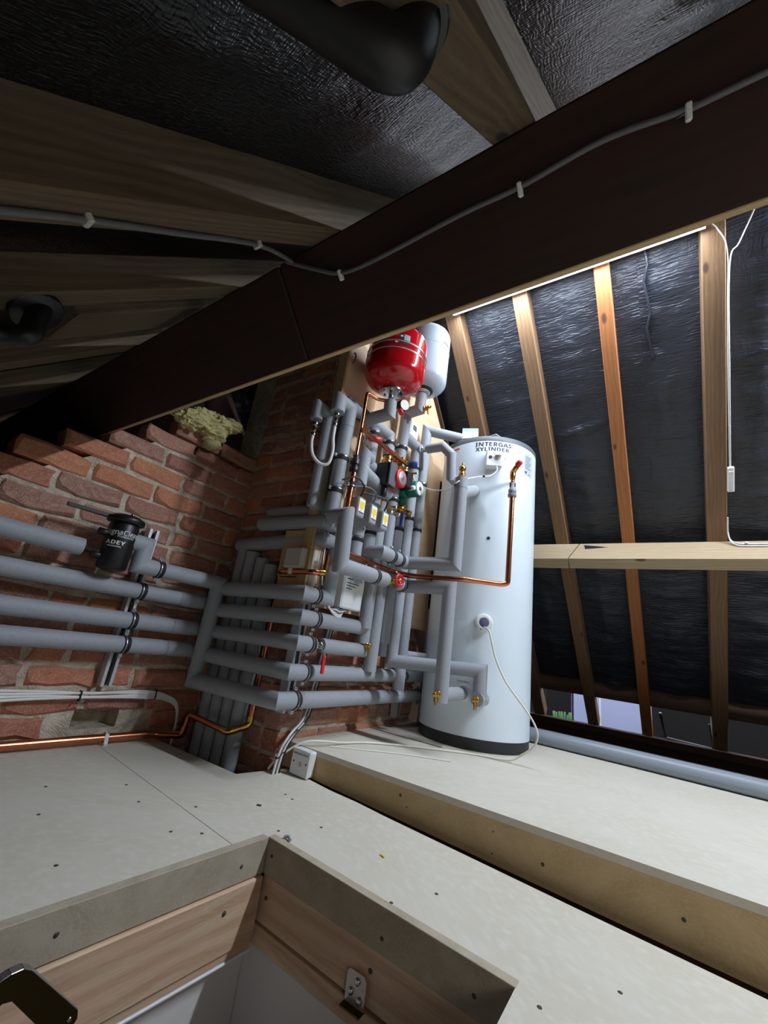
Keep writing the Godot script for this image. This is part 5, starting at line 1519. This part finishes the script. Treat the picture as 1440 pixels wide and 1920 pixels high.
func cables():
	var up := Vector3.UP
	# immersion heater flex
	cable("power_cable", "cream flex from the cylinder's round cap, looping over the deck to the outlet box", [P(-0.71, 1.965, 0.145), P(-0.677, 1.945, 0.125), P(-0.646, 1.945, 0.022), P(-0.60, 1.945, -0.067), P(-0.556, 1.945, -0.121), P(-0.505, 1.945, -0.175), P(-0.467, 1.945, -0.225), P(-0.453, 1.945, -0.266), P(-0.469, 1.95, -0.309), P(-0.515, 1.955, -0.35), P(-0.57, 1.95, -0.382), P(-0.69, 1.925, -0.3885), P(-0.797, 1.849, -0.3885), P(-0.936, 1.722, -0.388), P(-1.045, 1.599, -0.388), P(-1.085, 1.484, -0.386), P(-1.10, 1.377, -0.374), P(-1.13, 1.32, -0.376), P(-1.165, 1.285, -0.40), P(-1.2, 1.25, -0.44), P(-1.215, 1.23, -0.475)], 0.0042, "cable_cream")
	cable("power_cable", "second cream flex lying flat beside the looping one on the deck", [P(-1.085, 1.40, -0.3905), P(-0.99, 1.49, -0.3905), P(-0.87, 1.60, -0.3905), P(-0.72, 1.70, -0.3905)], 0.0025, "cable_cream")
	# thermostat lead
	var lead := thing("thermostat_lead", "thin white lead from the cylinder's thermostat across to the pumps", "cable", P(-0.71, 1.96, 0.98))
	var b := MB.new()
	b.tube(curve([P(-0.69, 1.955, 0.985), P(-0.685, 1.95, 0.955), P(-0.71, 1.92, 0.915), P(-0.75, 1.85, 0.885), P(-0.785, 1.70, 0.80), P(-0.85, 1.73, 0.775), P(-0.97, 1.76, 0.80), P(-1.06, 1.77, 0.85), P(-1.09, 1.77, 0.90)], 6), 0.0032, 8, true, true)
	part(lead, "lead", b, M["cable_white"])
	for q in [P(-0.73, 1.885, 0.9), P(-0.80, 1.70, 0.783)]:
		b = MB.new(); cyl(b, q - Vector3(0.006, 0, 0), q + Vector3(0.006, 0, 0), 0.006, 8); part(lead, "cable_tie", b, M["cable_black"])
	# bundle on the left brick wall
	for i in 4:
		cable("wall_cable", ["topmost white cable of the tied bundle along the brick wall", "second white cable of the tied bundle along the brick wall", "third white cable of the tied bundle along the brick wall", "lowest white cable of the tied bundle along the brick wall"][i], [P(-1.775, -0.3, -0.292 - 0.009 * i), P(-1.772, 0.4, -0.298 - 0.011 * i), P(-1.775, 0.65, -0.302 - 0.008 * i), P(-1.77, 0.82, -0.31 + 0.006 * sin(i * 2.0) - 0.004 * i), P(-1.772, 1.0, -0.305 - 0.008 * i), P(-1.765, 1.11, -0.32 - 0.006 * i), P(-1.745, 1.17, -0.38 - 0.004 * i), P(-1.74, 1.17, -0.6)], 0.0046, "cable_white", 6, "")
	b = MB.new()
	for y in [0.785, 1.065]: b.box(Transform3D(Basis(), P(-1.771, y, -0.318)), Vector3(0.018, 0.036, 0.005), 0.002)
	solo("cable_tie", "black ties round the white cables on the brick wall", "tie", b, M["cable_black"], P(-1.771, 0.9, -0.318))
	# bundle falling down the chimney face
	var names := ["white cable of the loom falling from the wiring box, left strand", "grey cable of the loom falling from the wiring box, middle strand", "white cable of the loom falling from the wiring box, right strand", "black cable of the loom falling from the wiring box"]
	for i in 4:
		var s := 0.009 * (i - 1.5)
		cable("loom_cable", names[i], [P(-1.15, 1.43 + s, 0.125), P(-1.205, 1.44 + s, 0.05), P(-1.215, 1.435 + s, -0.05), P(-1.215, 1.41 + s, -0.2), P(-1.215, 1.40 + s, -0.27), P(-1.19, 1.35 + s, -0.32), P(-1.175, 1.28 + s, -0.36), P(-1.18, 1.245 + s, -0.43), P(-1.19, 1.235 + s, -0.6)], 0.0045, ["cable_white", "cable_grey", "cable_white", "cable_black"][i])
	b = MB.new()
	for q in [P(-1.19, 1.355, -0.318), P(-1.177, 1.285, -0.355), P(-1.181, 1.245, -0.42)]: b.box(Transform3D(Basis(Vector3.RIGHT, 0.6), q), Vector3(0.014, 0.005, 0.046), 0.002)
	solo("cable_tie", "black ties round the loom at the chimney's foot", "tie", b, M["cable_black"], P(-1.18, 1.3, -0.35))
	for i in 5:
		cable("loop_cable", ["outermost cable looping under the wiring box", "second cable looping under the wiring box", "third cable looping under the wiring box", "fourth cable looping under the wiring box", "innermost cable looping under the wiring box"][i], [P(-1.14, 1.30, 0.20 - 0.004 * i), P(-1.14, 1.315, 0.13 - 0.004 * i), P(-1.13, 1.345 + 0.004 * i, 0.095 + 0.006 * i), P(-1.13, 1.39, 0.088 + 0.007 * i), P(-1.135, 1.41 + 0.012 * i, 0.128)], 0.004, ["cable_white", "cable_white", "cable_grey", "cable_white", "cable_grey"][i])
	for i in 2:
		cable("strut_cable", ["white cable threading down beside the chimney corner rail", "black cable threading down beside the chimney corner rail"][i], [P(-1.16, 1.27 + 0.01 * i, 0.85), P(-1.165, 1.275 + 0.01 * i, 0.6), P(-1.17, 1.27 + 0.012 * i, 0.42), P(-1.165, 1.265 + 0.01 * i, 0.30), P(-1.16, 1.28 + 0.01 * i, 0.2)], 0.0035, ["cable_white", "cable_black"][i])
	# grey cable clipped to the rafter and beam
	var nn := Vector3(0, cos(TH), sin(TH))
	var nu := Vector3(0, sin(TH), -cos(TH))
	var o := thing("beam_cable", "grey cable clipped along the big dark beam and the broad rafter", "cable", P(-0.5, 0.48, 0.76))
	b = MB.new()
	var off := -nu * 0.0048
	var pts := [P(-0.572, -0.25, 0.125) - nn * 0.0048, P(-0.572, 0.015, 0.395) - nn * 0.0048, P(-0.576, 0.079, 0.461) - nn * 0.0048, P(-0.588, 0.178, 0.561) - nn * 0.0048, P(-0.608, 0.314, 0.70) - nn * 0.0048, P(-0.652, 0.415, 0.80) - nn * 0.012, P(-0.672, 0.435, 0.81) + off, P(-0.60, 0.464, 0.781) + off, P(-0.545, 0.483, 0.763) + off, P(-0.461, 0.487, 0.758) + off, P(-0.267, 0.483, 0.762) + off, P(-0.156, 0.484, 0.761) + off, P(-0.031, 0.479, 0.766) + off, P(0.073, 0.487, 0.758) + off, P(0.155, 0.488, 0.757) + off, P(0.8, 0.489, 0.756) + off]
	b.tube(curve(pts, 8), 0.0046, 10, true, true)
	part(o, "sheath", b, M["cable_grey"])
	for q in [[pts[13], nu, nn], [pts[11], nu, nn], [pts[8], nu, nn]]:
		b = MB.new(); b.box(Transform3D(Basis(Vector3.RIGHT, q[2], Vector3.RIGHT.cross(q[2])), q[0] + q[2] * -0.004), Vector3(0.008, 0.022, 0.012), 0.002); part(o, "cable_clip", b, M["plastic_white"])
	for q in [pts[2], pts[4]]:
		b = MB.new(); b.box(Transform3D(Basis(Vector3.RIGHT, nn, Vector3.RIGHT.cross(nn)), q), Vector3(0.02, 0.012, 0.008), 0.002); part(o, "cable_clip", b, M["grey_box"])
	# white cables on the right rafter
	var ft := atan(FM)
	var fn := Vector3(0, cos(ft), -sin(ft))
	var F := func(x: float, y: float, e := 0.004): return P(x, y, FA - FM * y) - fn * e
	cable("rafter_cable", "white cable curving onto the right rafter from behind the beam", [F.call(0.25, 1.70), F.call(0.27, 1.746), F.call(0.307, 1.785), F.call(0.34, 1.85), F.call(0.341, 2.0), F.call(0.341, 2.24), F.call(0.344, 2.45), F.call(0.346, 2.59)], 0.0026, "cable_white")
	cable("rafter_cable", "white cable dropping from the felt to join the right rafter's cable", [F.call(0.47, 1.66, 0.02), F.call(0.438, 1.744, 0.015), F.call(0.38, 1.84, 0.01), F.call(0.347, 1.9), F.call(0.3465, 2.24), F.call(0.349, 2.59)], 0.0026, "cable_white")
	o = thing("connector_box", "small white connector box hanging on the right rafter's cables", "box", F.call(0.35, 2.63, 0.01))
	b = MB.new(); bar(b, F.call(0.349, 2.585, 0.012), F.call(0.349, 2.685, 0.012), 0.028, 0.022, fn, 0.003); part(o, "case", b, M["plastic_white"])
	b = MB.new(); bar(b, F.call(0.349, 2.60, 0.0235), F.call(0.349, 2.67, 0.0235), 0.02, 0.002, fn, 0.001); part(o, "lid", b, M["plastic_white"])
	var pr := Vector3(0, -sin(ft), -cos(ft))
	for i in 3:
		var e := 0.011 * i
		cable("purlin_cable", ["upper cable of the three running along the pale purlin to the right", "middle cable of the three running along the pale purlin to the right", "lower cable of the three running along the pale purlin to the right"][i], [F.call(0.337, 2.80, 0.004), F.call(0.337, 2.86, 0.004), P(0.345, 2.895, 0.83) - fn * (0.012 + e), P(0.365, 2.90, 0.82) - fn * (0.03 + e), P(0.40, 2.905, 0.8185) - fn * (0.04 + e), P(0.52, 2.905, 0.8185) - fn * (0.042 + e), P(1.2, 2.905, 0.8185) - fn * (0.042 + e)], 0.0036, ["cable_white", "cable_grey", "cable_white"][i])
	b = MB.new(); b.box(Transform3D(Basis(), P(0.41, 2.9, 0.826) - fn * 0.05), Vector3(0.012, 0.008, 0.03), 0.002)
	solo("cable_clip", "white clip holding the three cables on the pale purlin", "clip", b, M["plastic_white"], P(0.41, 2.9, 0.826) - fn * 0.05)

func loose():
	var up := Vector3.UP
	# black soil pipe near the camera, with an upright socket and elbow
	var o := thing("waste_pipe", "large black waste pipe with an elbow socket at the top of the picture", "pipe", P(-0.16, 0.16, 0.5))
	var b := MB.new()
	b.tube(bend([P(-0.31, -0.02, 0.535), P(-0.212, 0.108, 0.511), P(-0.165, 0.168, 0.494), P(-0.158, 0.163, 0.575)], 0.035, 8), 0.0255, 28, true, true)
	part(o, "pipe_run", b, M["black_pipe"])
	b = MB.new()
	b.lathe([Vector2(0.0, 0), Vector2(0.031, 0), Vector2(0.033, 0.003), Vector2(0.033, 0.05), Vector2(0.028, 0.06), Vector2(0, 0.06)], axis(P(-0.159, 0.163, 0.55), P(-0.158, 0.163, 0.62) - P(-0.159, 0.163, 0.55)), 32)
	cyl(b, P(-0.159, 0.163, 0.6), P(-0.159, 0.163, 0.7), 0.0255, 28)
	var sk := part(o, "socket", b, M["black_pipe"])
	b = MB.new()
	b.lathe([Vector2(0.0255, -0.004), Vector2(0.0315, -0.004), Vector2(0.0315, 0.0), Vector2(0.0255, 0.0)], axis(P(-0.159, 0.163, 0.55), up), 32)
	part(sk, "ring_seal", b, M["collar_grey"])
	# small black elbow through the roof on the left
	o = thing("vent_elbow", "small black pipe elbow entering a round collar under the left rafters", "pipe", P(-0.86, 0.12, 0.42))
	b = MB.new()
	b.tube(bend([P(-0.96, -0.12, 0.33), P(-0.885, 0.105, 0.408), P(-0.865, 0.122, 0.415), P(-0.905, 0.125, 0.50)], 0.04, 8), 0.018, 20, true, true)
	part(o, "pipe_run", b, M["black_pipe"])
	b = MB.new()
	cyl(b, P(-0.9, 0.125, 0.478), P(-0.907, 0.118, 0.488), 0.042, 28, 0.003)
	part(o, "collar", b, M["black_pipe"])
	# folded handle in the hatch
	o = thing("hatch_handle", "bent flat metal handle at the lower left corner of the hatch", "handle", P(-0.7, 0.38, -0.5))
	b = MB.new()
	var hp := PackedVector2Array([Vector2(0.16, -0.545), Vector2(0.24, -0.495), Vector2(0.330, -0.450), Vector2(0.338, -0.4475), Vector2(0.351, -0.4475), Vector2(0.361, -0.453), Vector2(0.438, -0.528), Vector2(0.440, -0.537), Vector2(0.434, -0.546), Vector2(0.416, -0.549), Vector2(0.348, -0.477), Vector2(0.338, -0.475), Vector2(0.25, -0.522), Vector2(0.17, -0.575)])
	b.prism(hp, P(-0.704, 0, 0), Vector3(0, 0, -1), up, Vector3(0.004, 0, 0))
	part(o, "flat_bar", b, M["handle_bronze"])
	b = MB.new()
	for k in [0, 1, 2, 3, 4, 5]: bar(b, P(-0.708, hp[k].x, hp[k].y - 0.001), P(-0.708, hp[k + 1].x, hp[k + 1].y - 0.001), 0.014, 0.003, up, 0.0005)
	part(o, "rolled_edge", b, M["zinc"])
	b = MB.new(); cyl(b, P(-0.7005, 0.429, -0.533), P(-0.6985, 0.429, -0.533), 0.003, 10); part(o, "rivet", b, M["nickel"])
	# bracket on the far lining
	o = thing("hinge_plate", "small rainbow passivated plate with three bolt holes on the hatch lining", "bracket", P(-0.54, 0.9035, -0.671))
	b = MB.new(); b.prism(PackedVector2Array([Vector2(-0.566, -0.666), Vector2(-0.52, -0.666), Vector2(-0.52, -0.623), Vector2(-0.526, -0.615), Vector2(-0.56, -0.615), Vector2(-0.566, -0.621)]), P(0, 0.9035, 0), Vector3.RIGHT, up, Vector3(0, 0, 0.003)); part(o, "plate", b, M["passivated"])
	b = MB.new(); b.prism(PackedVector2Array([Vector2(-0.566, 0), Vector2(-0.52, 0), Vector2(-0.52, 0.02), Vector2(-0.566, 0.02)]), P(0, 0.9045, -0.666), Vector3.RIGHT, Vector3(0, 0, 1), Vector3(0, -0.003, 0)); part(o, "flange", b, M["handle_bronze"])
	for s in [[-.54, -0.628], [-.553, -0.647], [-.532, -0.654]]:
		b = MB.new(); cyl(b, P(s[0], 0.9015, s[1]), P(s[0], 0.896, s[1]), 0.0062, 16, 0.002); part(o, "bolt_head", b, M["zinc"])
	# debris on the floor
	b = MB.new(); b.tube(curve([P(-0.815, 0.925, -0.481), P(-0.805, 0.93, -0.4785), P(-0.793, 0.925, -0.481)], 4), 0.0035, 6); solo("foam_scrap", "little grey foam shaving on the floor by the hatch corner", "scrap", b, M["foam"], P(-0.805, 0.927, -0.483))
	b = MB.new(); bar(b, P(-0.62, 1.07, -0.491), P(-0.605, 1.065, -0.491), 0.004, 0.003, up); solo("wire_scrap", "tiny yellow green wire offcut on the floor strip", "scrap", b, M["yellow_print"], P(-0.61, 1.067, -0.493))
	b = MB.new(); b.box(Transform3D(Basis(up, 0.5), P(-1.0, 1.005, -0.4815)), Vector3(0.014, 0.002, 0.008), 0.0005); solo("dark_chip", "small dark chip lying mid floor near the platform", "scrap", b, M["print_dark"], P(-1.0, 1.005, -0.483))
	b = MB.new(); b.box(Transform3D(Basis(up, 0.2), P(-0.135, 0.9, -0.5115)), Vector3(0.014, 0.003, 0.01), 0.001); solo("foam_scrap", "grey foam scrap on the floor at the bottom right", "scrap", b, M["foam"], P(-0.135, 0.9, -0.513))
